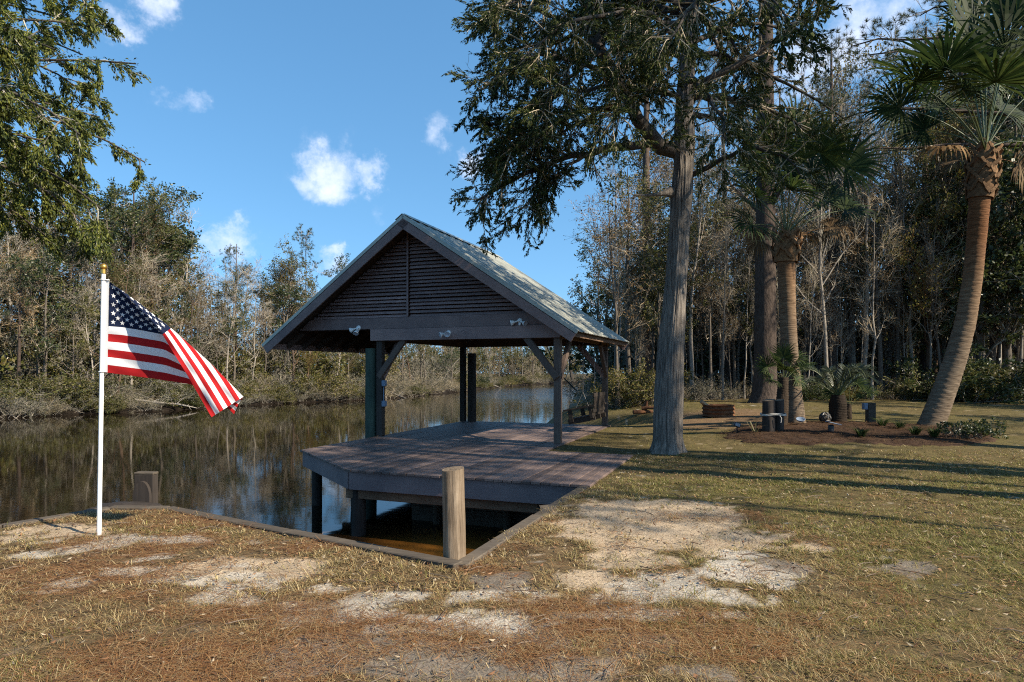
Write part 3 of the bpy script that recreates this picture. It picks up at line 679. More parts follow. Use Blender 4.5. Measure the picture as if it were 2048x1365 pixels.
# ================================================================== THINGS BY THE SLIP
def wood_pile(name, label, cat, base, top, r0, r1, m, k=28, group=None, slant=.012):
    o = thing(name, label, cat, (base[0], base[1], base[2]), 0, group)
    b0 = np.zeros(3); t0 = np.array(top)-np.array(base); nz_ = 26; s_ = np.linspace(0, 1, nz_)
    a = np.arange(k)/k*2*np.pi; vs = []
    for q_ in s_:
        c = t0*q_; rr = (r0+(r1-r0)*q_)*(1+.03*np.sin(3*a+q_*2)+.02*np.sin(7*a+q_*5)+.012*rng.normal(size=k)*.4)
        rr = rr*(1-.035*(np.sin(11*a+1.3*np.sin(q_*3)) > .86))
        zc = c[2]+(slant*np.cos(a-.5) if q_ == 1 else 0)
        vs.append(np.stack([c[0]+rr*np.cos(a), c[1]+rr*np.sin(a), np.broadcast_to(zc, a.shape)], 1))
    g = Geo(); I = np.arange(nz_*k).reshape(nz_, k); q = np.stack([I[:-1], np.roll(I, -1, 1)[:-1], np.roll(I, -1, 1)[1:], I[1:]], -1).reshape(-1, 4)
    g.add(np.concatenate(vs), q=q).build('shaft', m, o, True)
    ring = vs[-1]; inn = (ring-ring.mean(0))*.5+ring.mean(0); inn[:, 2] += .004
    g = Geo(); vv = np.vstack([ring+[0, 0, .001], inn, [ring.mean(0)+[0, 0, .006]]]); i = np.arange(k); j = (i+1) % k
    g.add(vv, q=np.stack([i, j, k+j, k+i], 1), t=np.stack([k+i, k+j, np.full(k, 2*k)], 1)).build('end_grain', M['piling'], o)
    return o
wood_pile('mooring_piling', 'weathered tan round piling standing at the corner of the boat slip', 'piling', (-.455, 5.50, -1.6), (-.505, 5.50, .755), .104, .094, M['piling'])
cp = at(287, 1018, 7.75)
sq = thing('mooring_timber', 'dark square-topped timber with an arched shadow panel at the seawall point', 'timber', (cp[0], cp[1], -1.575), R(-6))
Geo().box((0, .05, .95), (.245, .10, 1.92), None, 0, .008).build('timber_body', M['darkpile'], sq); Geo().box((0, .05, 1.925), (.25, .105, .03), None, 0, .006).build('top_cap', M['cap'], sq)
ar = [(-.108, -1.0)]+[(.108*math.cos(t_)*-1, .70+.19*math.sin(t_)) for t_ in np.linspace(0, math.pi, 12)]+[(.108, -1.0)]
prism(sq, 'arched_shadow_panel', [(p[0], p[1]+.95) for p in ar][::-1], -.045, -.002, M['darkpile'])  # dark slab shaped as the arched shadow on the timber's front
hp = thing('debris_heap', 'low dark heap of wet debris behind the seawall point', 'debris', (-4.55, 7.62, -.03))
v_, t_ = icosphere(1, 4); v_ = v_*np.array([.48, .22, .13])*(1+.25*(fbm(v_[:, 0]*3+5, v_[:, 1]*3+v_[:, 2]*2, 4)-.5)[:, None]); v_[:, 2] -= .06
Geo().add(v_, t=t_).build('heap', M['darkpile'], hp, True)
pp = thing('drain_pipe', 'short pale pipe end poking out at the slip wall under the deck', 'pipe', (.47, 8.15, -.16), R(20))
Geo().tubes(np.array([[-.14, 0, 0], [.25, 0, 0]]), np.array([.055, .055]), 16, cap=False).build('pipe_wall', M['cap'], pp, True)

# ================================================================== FLAG
fx, fy, fz = gp(198, 1068)
top = at(207, 540, fy)
pole = thing('flagpole', 'slim white flagpole with gold ball at the left of the lawn', 'flagpole', (fx, fy, fz))
tv = np.array(top)-np.array([fx, fy, fz])
Geo().tubes(np.array([[0, 0, -.3], [0, 0, 0], tv*.5, tv*.998]), np.array([.021, .021, .020, .019]), 16, cap=True).build('shaft', M['white'], pole, True)
v_, t_ = icosphere(.034, 3); Geo().add(v_+tv+np.array([0, 0, .028]), t=t_).tubes(np.array([tv*.985, tv+np.array([0, 0, .005])]), np.array([.024, .022]), 14).build('ball_finial', M['gold'], pole, True)
for q_ in ((219, 560), (209, 744)):
    c = np.array(at(q_[0], q_[1], fy))-np.array([fx, fy, fz]); pc = tv*(c[2]/tv[2])
    a = np.linspace(0, 2*np.pi, 13); ring = np.stack([pc[0]+.026*np.cos(a), pc[1]+.026*np.sin(a), np.full(13, c[2])], 1)
    g = Geo(); g.tubes(ring, np.full(13, .005), 6); g.tubes(np.array([[pc[0]+.026, pc[1], c[2]], [c[0], c[1], c[2]]]), np.array([.006, .006]), 6); g.build('clip_ring', M['white'], pole, True)
# sheet: s along the fly, t down from the top edge; the upper part flops forward over a slanting fold
cols = [  # s     top edge    fold        t_fold  back mid    t_mid  bottom    forward (m) at top
    (0.00, (219, 563), (219, 563), .001, (217, 653), .54, (211, 745), .00),
    (0.10, (243, 585), (246, 582), .06, (245, 655), .54, (240, 749), .03),
    (0.20, (269, 607), (277, 604), .13, (272, 659), .54, (271, 753), .06),
    (0.30, (297, 636), (308, 629), .20, (299, 664), .54, (302, 757), .09),
    (0.40, (324, 668), (342, 655), .27, (328, 669), .54, (334, 762), .12),
    (0.55, (350, 711), (379, 687), .37, (366, 706), .56, (382, 769), .15),
    (0.70, (376, 753), (416, 720), .46, (404, 742), .62, (418, 786), .17),
    (0.85, (400, 795), (453, 757), .54, (443, 776), .68, (446, 806), .18),
    (1.00, (423, 835), (488, 793), .62, (477, 808), .76, (468, 829), .19)]
def flag_pt(s_, t_):
    S = [c[0] for c in cols]
    def I(f): return np.interp(s_, S, [f(c) for c in cols])
    tf, tm = I(lambda c: c[3]), I(lambda c: c[5]); fw = I(lambda c: c[7])
    T = np.array([I(lambda c: c[1][0]), I(lambda c: c[1][1])]); Fo = np.array([I(lambda c: c[2][0]), I(lambda c: c[2][1])])
    Mi = np.array([I(lambda c: c[4][0]), I(lambda c: c[4][1])]); Bo = np.array([I(lambda c: c[6][0]), I(lambda c: c[6][1])])
    if t_ < tf:
        r = t_/tf; p = T+(Fo-T)*r; dep = -fw*math.sin((1-r)*math.pi/2)**.8-.01
        dep += .030*math.sin(r*9.5+s_*2.0)*sstep(.5, 1, s_)*r*(1-r)*4
    elif t_ < tm:
        r = (t_-tf)/(tm-tf); p = Fo+(Mi-Fo)*r; dep = .045*sstep(0, .6, r)*min(1, s_*5)
    else:
        r = (t_-tm)/(1-tm); p = Mi+(Bo-Mi)*r; dep = .045*min(1, s_*5)
    dep += .028*math.sin(s_*11+t_*1.5)*min(1, s_*4)*(1 if t_ >= tf else .6)+.007*math.sin(s_*31+t_*14)*min(1, s_*6)+.005*math.sin(s_*17-t_*37)
    return np.array(at(p[0], p[1], fy+.02+dep))
NS, NT = 64, 78
grid = np.array([[flag_pt(i/NS, j/NT) for i in range(NS+1)] for j in range(NT+1)])
for _ in range(2):                                    # soften the creases
    gi = grid.copy(); gi[1:-1] = .5*grid[1:-1]+.25*(grid[:-2]+grid[2:]); gi[:, 1:-1] = .5*gi[:, 1:-1]+.25*(gi[:, :-2]+gi[:, 2:]); gi[:, 0] = grid[:, 0]; gi[0] = grid[0]*.5+gi[0]*.5; grid = gi
def cloth(name, c):
    m, t, b = mat(name, .85, .1); f = noise_tex(t, 220, 2, .5); col = ramp(t, f, [(.3, tuple(x*.9 for x in c)), (.7, c)]); t.links.new(col, b.inputs['Base Color'])
    tr = t.nodes.new('ShaderNodeBsdfTranslucent'); t.links.new(col, tr.inputs[0]); mx = t.nodes.new('ShaderNodeMixShader'); mx.inputs[0].default_value = .22
    t.links.new(b.outputs[0], mx.inputs[1]); t.links.new(tr.outputs[0], mx.inputs[2]); t.links.new(mx.outputs[0], t.nodes['Material Output'].inputs[0]); return m
M['fred'] = cloth('red_cloth', (.36, .014, .016)); M['fwhite'] = cloth('white_cloth', (.72, .71, .70)); M['fblue'] = cloth('navy_cloth', (.010, .016, .042))
flag = thing('american_flag', 'red white and blue stars and stripes flag folding over in the breeze', 'flag', (fx, fy, fz+1.6))
o0 = np.array([fx, fy, fz+1.6]); V_ = grid-o0; I = np.arange((NS+1)*(NT+1)).reshape(NT+1, NS+1)
def patch(name, m, j0, j1, i0, i1):
    sub = V_[j0:j1+1, i0:i1+1]; n1, n2 = sub.shape[:2]; I = np.arange(n1*n2).reshape(n1, n2)
    q = np.stack([I[:-1, :-1], I[1:, :-1], I[1:, 1:], I[:-1, 1:]], -1).reshape(-1, 4)
    return Geo().add(sub.reshape(-1, 3), q=q).build(name, m, flag, True)
CI = int(round(.4*NS)); CJ = 42
canton = patch('blue_canton', M['fblue'], 0, CJ, 0, CI)
for k in range(13): patch('stripe', M['fred'] if k % 2 == 0 else M['fwhite'], k*6, k*6+6, CI if k < 7 else 0, NS)
hd = np.array([[at(209+2*0-(j/12)*3+ii*(9 if j > 0 else 10), 559+j*186/12, fy+.01) for ii in (0, 1)] for j in range(13)])-o0
I2 = np.arange(26).reshape(13, 2); Geo().add(hd.reshape(-1, 3), q=np.stack([I2[:-1, 0], I2[1:, 0], I2[1:, 1], I2[:-1, 1]], -1)).build('heading_band', M['fwhite'], flag, True)
def surf(s_, t_):
    a = np.clip(s_*NS, 0, NS-1e-6); b_ = np.clip(t_*NT, 0, NT-1e-6); i = int(a); j = int(b_); fa = a-i; fb = b_-j
    P = (V_[j, i]*(1-fa)+V_[j, i+1]*fa)*(1-fb)+(V_[j+1, i]*(1-fa)+V_[j+1, i+1]*fa)*fb
    n_ = np.cross(V_[j, i+1]-V_[j, i], V_[j+1, i]-V_[j, i]); return P, n_/(np.linalg.norm(n_)+1e-12)
for r_ in range(9):
    for c_ in range(6 if r_ % 2 == 0 else 5):
        cs_ = (.4/12)*(1+2*c_+(r_ % 2)); ct = (7/13/10)*(r_+1); rad = .033
        g = Geo()
        for sgn in (1, -1):
            vs = []
            for kk in range(11):
                if kk == 10: s1, t1 = cs_, ct
                else:
                    rr = rad if kk % 2 == 0 else rad*.40; an = kk*math.pi/5
                    s1 = cs_+rr*math.sin(an)*.914/1.524; t1 = ct-rr*math.cos(an)
                P, n_ = surf(min(max(s1, 0), .4), min(max(t1, 0), .54)); vs.append(P+n_*.0035*sgn)
            g.add(vs, t=[[k_, (k_+1) % 10, 10] for k_ in range(10)])
        g.build('star', M['fwhite'], canton)

# ================================================================== TREES
def rand_unit(n, r=None): return norm((r or rng).normal(size=(n, 3)))
def perp(d, r=None):
    a = rand_unit(len(d), r); return norm(a-(a*d).sum(-1, keepdims=True)*d)
def along(P, t):
    """P (B,n,3), t (B,) -> point, tangent"""
    n = P.shape[1]; f = np.clip(t, 0, .9999)*(n-1); i = f.astype(int); fr = (f-i)[:, None]; b = np.arange(len(P))
    return P[b, i]*(1-fr)+P[b, i+1]*fr, norm(P[b, i+1]-P[b, i])
def spawn(P, Rr, per, t0, t1, ang, L, n, sig, trop=(0, 0, 0), rs=.55, r=None, rmin=.004, Lfall=.5, angj=.25):
    """children of every branch in P; L length (scalar or array per parent), Lfall: shorter towards the parent's tip"""
    r = r or rng; B = len(P); idx = np.repeat(np.arange(B), per); m = len(idx)
    if m == 0: return np.zeros((0, n, 3)), np.zeros((0, n))
    t = r.uniform(t0, t1, m); p, tan = along(P[idx], t)
    a = ang*(1+r.normal(0, angj, m))[:, None]
    d = norm(tan*np.cos(a)+perp(tan, r)*np.sin(a))
    Lb = np.broadcast_to(L, (B,))[idx]*(1-Lfall*(t-t0)/max(t1-t0, 1e-6))*r.uniform(.65, 1.25, m)
    R0 = np.maximum(np.array([np.interp(t[i], np.linspace(0, 1, Rr.shape[1]), Rr[idx[i]]) for i in range(m)])*rs, rmin)
    pts = [p]; trop = np.array(trop)
    for k in range(n-1):
        d = norm(d+r.normal(0, sig, (m, 3))+trop/(n-1)); p = p+d*(Lb/(n-1))[:, None]; pts.append(p)
    return np.stack(pts, 1), R0[:, None]*np.linspace(1, .25, n)[None, :]
def wob_trunk(H, r0, r, wob=.04, n=9, lean=(0, 0), top=.25):
    z = np.linspace(0, H, n); d = np.cumsum(r.normal(0, wob*H/n, (n, 2)), 0); d[0] = 0
    P = np.column_stack([d[:, 0]+lean[0]*z, d[:, 1]+lean[1]*z, z]); rr = r0*np.linspace(1, top, n); rr[0] *= 1.25
    return P[None], rr[None]
def sample_on(P, per, t0, t1, r):
    idx = np.repeat(np.arange(len(P)), per); t = r.uniform(t0, t1, len(idx)); return along(P[idx], t)
def put_leaves(g, P, per, ln, wd, r, t0=.1, t1=1.0, spread=.9, droop=0.0, jit=.05, mi=0):
    p, tan = sample_on(P, per, t0, t1, r); m = len(p)
    if m == 0: return
    d = norm(tan+perp(tan, r)*spread*r.uniform(.3, 1.3, (m, 1))+np.array([0, 0, -droop])); p = p+r.normal(0, jit, (m, 3))
    g.leaves(p, d, rand_unit(m, r), ln*r.uniform(.6, 1.3, m), wd*r.uniform(.7, 1.3, m), mi)
protos = {}
def finish(name, cat, gt, mt, gc, mc, key):
    root = thing(name, 'tree', cat); root.location = (0, -400, -50)
    gt.build('trunk', mt, root, True); gc.build('crown', mc, root)
    protos.setdefault(key, []).append(root)
def bare_tree(seed, H=10, r0=.11, key='bare', barkm='palebark', twigm='twig', leaf=None, nleaf=0, nb=13, t0=.28, ang=.75, fine=9, multi=1):
    r = np.random.default_rng(seed); gt = Geo(); gc = Geo()
    for s_ in range(multi):
        P0, R0 = wob_trunk(H*(1-.15*s_), r0*(1-.2*s_), r, .07, 10, (r.normal(0, .05+.09*(multi > 1)), r.normal(0, .05)), .12)
        gt.tubes(P0, R0, 8)
        P1, R1 = spawn(P0, R0, nb, t0, .97, ang, H*.32, 7, .16, (0, 0, .35), .5, r, .010, .6); gt.tubes(P1, R1, 5)
        P2, R2 = spawn(P1, R1, 6, .15, 1, .75, H*.13, 5, .22, (0, 0, .15), .6, r, .009, .4); gc.tubes(P2, R2, 3)
        P3, R3 = spawn(P2, R2, fine, .1, 1, .7, H*.06, 4, .24, (0, 0, .05), .7, r, .0065, .3); gc.tubes(P3, R3, 3)
        if nleaf: put_leaves(gc, P3, nleaf, .10, .055, r, mi=1)
    finish('bare_tree', 'tree', gt, M[barkm], gc, [M[twigm]]+([M[leaf]] if leaf else []), key)
def leafy_tree(seed, H=9, r0=.13, key='leafy', leafm='broadleaf', barkm='greybark', nb=16, t0=.25, nl=14, ln=.13, wd=.07, droop=.2, spread=.33):
    r = np.random.default_rng(seed); gt = Geo(); gc = Geo()
    P0, R0 = wob_trunk(H, r0, r, .05, 9, (r.normal(0, .03), r.normal(0, .03)), .1); gt.tubes(P0, R0, 8)
    P1, R1 = spawn(P0, R0, nb, t0, .98, .95, H*spread, 6, .14, (0, 0, .25), .5, r, .012, .62); gt.tubes(P1, R1, 5)
    P2, R2 = spawn(P1, R1, 6, .25, 1, .8, H*.11, 5, .2, (0, 0, .0), .6, r, .006, .3); gc.tubes(P2, R2, 3)
    P3, R3 = spawn(P2, R2, 4, .2, 1, .8, H*.05, 3, .2, (0, 0, -.1), .7, r, .004, .2); gc.tubes(P3, R3, 3)
    put_leaves(gc, P3, nl, ln, wd, r, droop=droop, jit=.07, mi=1)
    finish('evergreen_tree', 'tree', gt, M[barkm], gc, [M['twig'], M[leafm]], key)
def tufts(g, P, per, r, ln=.20, nn=16, mi=1, t0=.3):
    p, tan = sample_on(P, per, t0, 1.0, r); m = len(p); idx = np.repeat(np.arange(m), nn)
    d = norm(tan[idx]*.7+rand_unit(len(idx), r)*1.0+np.array([0, 0, .25])); L = ln*r.uniform(.7, 1.2, len(idx)); n_ = perp(d, r)*.006
    pb = p[idx]; v = np.stack([pb-n_, pb+n_, pb+d*L[:, None]], 1).reshape(-1, 3); t_ = np.arange(len(idx)*3).reshape(-1, 3)
    g.add(v, t=t_, mi=mi)
def pine_tree(seed, H=17, r0=.24, key='pine', t0=.55, nb=15, spread=.17, per=3, nn=14, ln=.22, width=.9):
    r = np.random.default_rng(seed); gt = Geo(); gc = Geo()
    P0, R0 = wob_trunk(H, r0, r, .012, 12, (r.normal(0, .012), r.normal(0, .012)), .18); gt.tubes(P0, R0, 12)
    P1, R1 = spawn(P0, R0, nb, t0, .99, 1.15, H*spread, 7, .13, (0, 0, .5), .34, r, .015, .45); gt.tubes(P1, R1, 5)
    Ps, Rs = spawn(P0, R0, 5, .25, t0, 1.4, .9, 4, .2, (0, 0, -.1), .2, r, .012, .1); gt.tubes(Ps, Rs, 4)
    P2, R2 = spawn(P1, R1, 7, .3, 1, .8, H*.055, 5, .2, (0, 0, .35), .6, r, .008, .3); gc.tubes(P2, R2, 3)
    P3, R3 = spawn(P2, R2, 3, .3, 1, .7, H*.025, 3, .2, (0, 0, .25), .7, r, .006, .2); gc.tubes(P3, R3, 3)
    tufts(gc, P3, per, r, ln, nn)
    finish('pine_tree', 'tree', gt, M['pinebark'], gc, [M['twig'], M['pineleaf']], key)
def shrub(seed, H=1.6, key='scrub', stems=26, leafm='greyscrub', nl=5, ln=.08, wd=.03, lean=.75, name='riverside_shrub'):
    r = np.random.default_rng(seed); gt = Geo(); gc = Geo(); n = 5
    b = np.column_stack([r.normal(0, .28*H, stems), r.normal(0, .22*H, stems), np.zeros(stems)-.1]); d = norm(np.column_stack([r.normal(0, lean, (stems, 2)), np.ones(stems)]))
    pts = [b]; L = H*r.uniform(.6, 1.2, stems)
    for k in range(n-1): d = norm(d+r.normal(0, .16, (stems, 3))); b = b+d*(L/(n-1))[:, None]; pts.append(b)
    P0 = np.stack(pts, 1); R0 = np.full((stems, 1), .014*H/1.6)*np.linspace(1, .35, n); gt.tubes(P0, R0, 4)
    P1, R1 = spawn(P0, R0, 5, .15, 1, .7, H*.38, 4, .2, (0, 0, .1), .6, r, .005, .3); gc.tubes(P1, R1, 3)
    P2, R2 = spawn(P1, R1, 4, .1, 1, .7, H*.18, 3, .2, (0, 0, 0), .7, r, .004, .2); gc.tubes(P2, R2, 3)
    if nl: put_leaves(gc, P2, nl, ln, wd, r, mi=1)
    root = thing(name, 'shrub', 'shrub'); root.location = (0, -400, -50)
    gt.build('stem', M['palebark'] if leafm == 'greyscrub' else M['greybark'], root); gc.build('foliage', [M['twig'], M[leafm]], root); protos.setdefault(key, []).append(root)
for s_ in range(5): bare_tree(100+s_, 10, .10, 'bare')
for s_ in range(3): bare_tree(120+s_, 10, .11, 'greybare', 'greybark', 'twig', 'brownleaf', 2, 14, .3)
for s_ in range(3): bare_tree(140+s_, 9, .10, 'rusty', 'rustbark', 'rusttwig', 'oliveleaf', 5, 18, .15, .9, 9)
for s_ in range(3): leafy_tree(160+s_, 9, .13, 'leafy')
for s_ in range(3): leafy_tree(170+s_, 9, .12, 'olive', 'oliveleaf', 'greybark', 16, .2, 11, .12, .06)
leafy_tree(186, 16, .2, 'highleafy', 'broadleaf', 'greybark', 20, .62, 12, .16, .09, .2, .22)
for s_ in range(2): leafy_tree(180+s_, 7, .11, 'dense', 'broadleaf', 'greybark', 26, .06, 18, .13, .075, .3, .36)
for s_ in range(4): pine_tree(190+s_)
pine_tree(199, 13, .10, 'slimpine', .74, 11, .16, 3, 12, .20)
for s_ in range(3): shrub(200+s_)
for s_ in range(2): shrub(210+s_, 1.6, 'oliveshrub', 24, 'oliveleaf', 12, .09, .045)
for s_ in range(2): shrub(220+s_, 1.5, 'greenshrub', 26, 'broadleaf', 16, .10, .05)
def mass_proto(key, seed, H, r0, leafm, barkm, nleaf, lsz, t0=.25, spread=.3, twigs=5, droop=0, up=.25):
    r = np.random.default_rng(seed); gt = Geo(); gc = Geo(); P0, R0 = wob_trunk(H, r0, r, .05, 6, (r.normal(0, .03), r.normal(0, .03)), .12); gt.tubes(P0, R0, 5)
    P1, R1 = spawn(P0, R0, 11, t0, .98, .9, H*spread, 5, .15, (0, 0, up), .5, r, .015, .6); gt.tubes(P1, R1, 3)
    P2, R2 = spawn(P1, R1, 5, .2, 1, .8, H*.12, 3, .2, (0, 0, .05), .6, r, .012, .3); gc.tubes(P2, R2, 3)
    if twigs: P3, R3 = spawn(P2, R2, twigs, .1, 1, .75, H*.065, 2, .2, (0, 0, 0), .7, r, .010, .2); gc.tubes(P3, R3, 3)
    if nleaf: put_leaves(gc, P2, nleaf, lsz, lsz*.55, r, jit=.16, mi=1)
    root = thing('mass_tree', 'tree', 'tree'); root.location = (0, -400, -50); gt.build('trunk', M[barkm], root); gc.build('crown', [M['twig'], M[leafm or 'brownleaf']], root); protos.setdefault('m_'+key, []).append(root)
for s_ in range(2):
    mass_proto('bare', 300+s_, 10, .1, None, 'palebark', 0, .1, .28, .3, 6); mass_proto('greybare', 310+s_, 10, .11, 'brownleaf', 'greybark', 3, .12, .28, .3, 5); mass_proto('leafy', 320+s_, 9, .13, 'broadleaf', 'greybark', 20, .26, .2, .33, 0); mass_proto('olive', 330+s_, 9, .12, 'oliveleaf', 'greybark', 17, .24, .2, .33, 0); mass_proto('pine', 340+s_, 17, .2, 'pineleaf', 'pinebark', 22, .40, .55, .17, 0)
for key_, lm in (('scrub', 'greyscrub'), ('oliveshrub', 'oliveleaf'), ('greenshrub', 'broadleaf')):
    r = np.random.default_rng(350); gt = Geo(); gc = Geo(); H = 1.6; n = 4; st = 14; b = np.column_stack([r.normal(0, .4, (st, 2)), np.zeros(st)]); d = norm(np.column_stack([r.normal(0, .6, (st, 2)), np.ones(st)])); pts = [b]
    for k in range(n-1): d = norm(d+r.normal(0, .16, (st, 3))); b = b+d*H*.3; pts.append(b)
    P0 = np.stack(pts, 1); R0 = np.tile(np.linspace(.014, .006, n), (st, 1)); gt.tubes(P0, R0, 3); P1, R1 = spawn(P0, R0, 5, .15, 1, .8, H*.36, 3, .2, (0, 0, .1), .6, r, .006); gc.tubes(P1, R1, 3); put_leaves(gc, P1, 10, .12, .06, r, mi=1, jit=.05)
    root = thing('mass_shrub', 'shrub', 'shrub'); root.location = (0, -400, -50); gt.build('stem', M['greybark'], root); gc.build('foliage', [M['twig'], M[lm]], root); protos.setdefault('m_'+key_, []).append(root)
used_proto = set()
def plant(key, pos, H, label, group, width=None, rz=None, i=None, name=None, cat=None):
    lst = protos[key]; k = rng.integers(len(lst)) if i is None else i % len(lst); root = lst[k]
    ref = {'bare': 10, 'greybare': 10, 'rusty': 9, 'leafy': 9, 'olive': 9, 'highleafy': 16, 'dense': 7, 'pine': 17, 'slimpine': 13, 'scrub': 1.6, 'oliveshrub': 1.6, 'greenshrub': 1.5}[key]
    s_ = H/ref; w_ = s_*(width or 1)
    rz = rng.uniform(0, 6.28) if rz is None else rz
    o = copy_thing(root, pos, rz, (w_, w_, s_), label, group); used_proto.add(root.name)
    return o
def farbase(px, inland):
    """a spot a few metres behind the far waterline, seen at photo column px"""
    k = (px-CX)/F; best = None
    p = fl_+nr*inland; j = np.argmin(np.abs(p[:, 0]-k*p[:, 1])+1e3*(p[:, 1] < 5)); return float(p[j, 0]), float(p[j, 1])
def bank_z(inl): return float(np.interp(inl, [0, .7, 1.6, 4, 9, 20, 45], [-.95, -.76, -.55, -.1, .2, .4, .6]))-.05
# ---- the far bank, skyline read off the photo (column, top row)
skyx = [-200, 0, 100, 200, 260, 300, 350, 400, 430, 470, 500, 560, 600, 650, 700, 760, 900, 1000, 1100, 1200]
skyy = [380, 385, 400, 410, 388, 396, 430, 500, 545, 500, 545, 512, 560, 545, 545, 560, 600, 640, 660, 650]
zones = [(-500, 0, 'at the left picture edge'), (0, 100, 'far left of the flagpole'), (100, 180, 'just left of the flagpole'), (180, 260, 'right behind the flagpole top'), (260, 340, 'behind the blue canton'), (340, 430, 'behind the flag fold'), (430, 500, 'behind the flag tip'), (500, 580, 'between flag and pavilion'), (580, 720, 'behind the pavilion roof edge'), (720, 830, 'seen past the green pile'), (830, 930, 'left of the middle posts'), (930, 1300, 'at the river bend')]
words_ = {'bare': 'pale bare tree', 'greybare': 'grey brown-leaved tree', 'rusty': 'rusty bare tree', 'leafy': 'dark leafy evergreen tree', 'olive': 'olive green tree', 'pine': 'tall pine tree', 'dense': 'dense dark evergreen'}
rw = np.random.default_rng(55)
def zone(px): return [z[2] for z in zones if z[0] <= px < z[1]][0]
px = -130.0; i = 0
while px < 1120:
    for inl, lo, hi in ((rw.uniform(1.8, 4.0), .50, .80), (rw.uniform(4.5, 9), .66, 1.0), (rw.uniform(10, 16), .8, 1.04)):
        q_ = px+rw.uniform(-14, 14); x_, y_ = farbase(q_, inl)
        ht = (YH-np.interp(q_, skyx, skyy))/F*y_+CZ
        kinds = ['bare', 'greybare', 'rusty', 'leafy', 'olive', 'pine']
        pr = [.30, .20, .12, .14, .18, .06] if inl < 9 else [.20, .14, .06, .26, .14, .20]
        ky = kinds[rw.choice(6, p=pr)]
        H = ht*rw.uniform(lo, hi)
        row_ = 'front-row' if inl < 4.2 else 'middle-row' if inl < 9.5 else 'back-row'
        plant(ky, (x_, y_, bank_z(inl)), max(H, 4.5), f"{row_} {words_[ky]} on the far bank {zone(q_)}", 'trees along the far river bank', rw.uniform(.85, 1.15))
    px += 46 if px > 380 else 40
    i += 1
# landmarks on the far skyline
for q_, inl, top_, ky, lab, wd_ in ((615, 9, 470, 'slimpine', 'slim lone pine with a flat open crown above the far trees', 1.0), (463, 7, 488, 'pine', 'small pointed pine on the far skyline right of the flag', .75), (262, 8, 384, 'pine', 'broad pine crown on the far skyline above the flag', 1.15), (330, 9, 415, 'leafy', 'leafy evergreen on the far skyline stepping down behind the flag', 1.1),
                               (560, 6, 510, 'olive', 'olive evergreen on the far bank left of the pavilion roof', 1.0), (505, 4, 590, 'bare', 'white-stemmed bare tree on the far bank right of the flag tip', 1.0), (455, 3, 540, 'bare', 'forked pale bare tree on the far bank behind the flag tip', 1.0), (585, 5, 540, 'rusty', 'rusty brown cypress on the far bank beside the slim pine', .9)):
    x_, y_ = farbase(q_, inl); plant(ky, (x_, y_, bank_z(inl)), (YH-top_)/F*y_+CZ-bank_z(inl), lab, 'trees along the far river bank', wd_)
px = -130.0
while px < 1190:
    for inl, hh in ((rw.uniform(.0, .35), .8), (rw.uniform(.5, 1.2), 1.1), (rw.uniform(1.6, 3), 1.6)):
        q_ = px+rw.uniform(-12, 12); x_, y_ = farbase(q_, inl); ky = ['scrub', 'oliveshrub', 'scrub', 'greenshrub'][rw.choice(4, p=[.5, .2, .28, .02])]
        lab = {'scrub': 'grey twiggy shrub', 'oliveshrub': 'olive leafy shrub', 'greenshrub': 'dark green shrub'}[ky]
        plant(ky, (x_, y_, bank_z(inl)), hh*rw.uniform(.8, 1.4), f'{lab} at the far waterline {zone(q_)}', 'shrubs along the far waterline', rw.uniform(1.1, 1.7))
    px += 40 if px < 700 else 27
px = -130.0
while px < 1150:
    for inl, hh in ((rw.uniform(6, 8), 4.2), (rw.uniform(8, 10), 5.0), (rw.uniform(11, 14), 5.8)):
        q_ = px+rw.uniform(-14, 14); x_, y_ = farbase(q_, inl); ky = ['scrub', 'oliveshrub'][rw.choice(2, p=[.62, .38])]
        if rw.random() < .5:
            ky = ['bare', 'greybare', 'rusty'][rw.choice(3, p=[.5, .3, .2])]; plant(ky, (x_, y_, bank_z(inl)), hh*rw.uniform(1.1, 1.9), 'low '+{'bare': 'pale bare tree', 'greybare': 'grey bare tree', 'rusty': 'rusty bare tree'}[ky]+f' in the far bank thicket {zone(q_)}', 'low trees in the far bank thicket', rw.uniform(.9, 1.2)); continue
        lab = {'scrub': 'tall grey thicket', 'oliveshrub': 'tall olive thicket'}[ky]
        plant(ky, (x_, y_, bank_z(inl)), hh*rw.uniform(.75, 1.25), f'{lab} between the trees of the far bank {zone(q_)}', 'thickets between the far trees', rw.uniform(.7, 1.0))
    px += 40 if px < 700 else 32
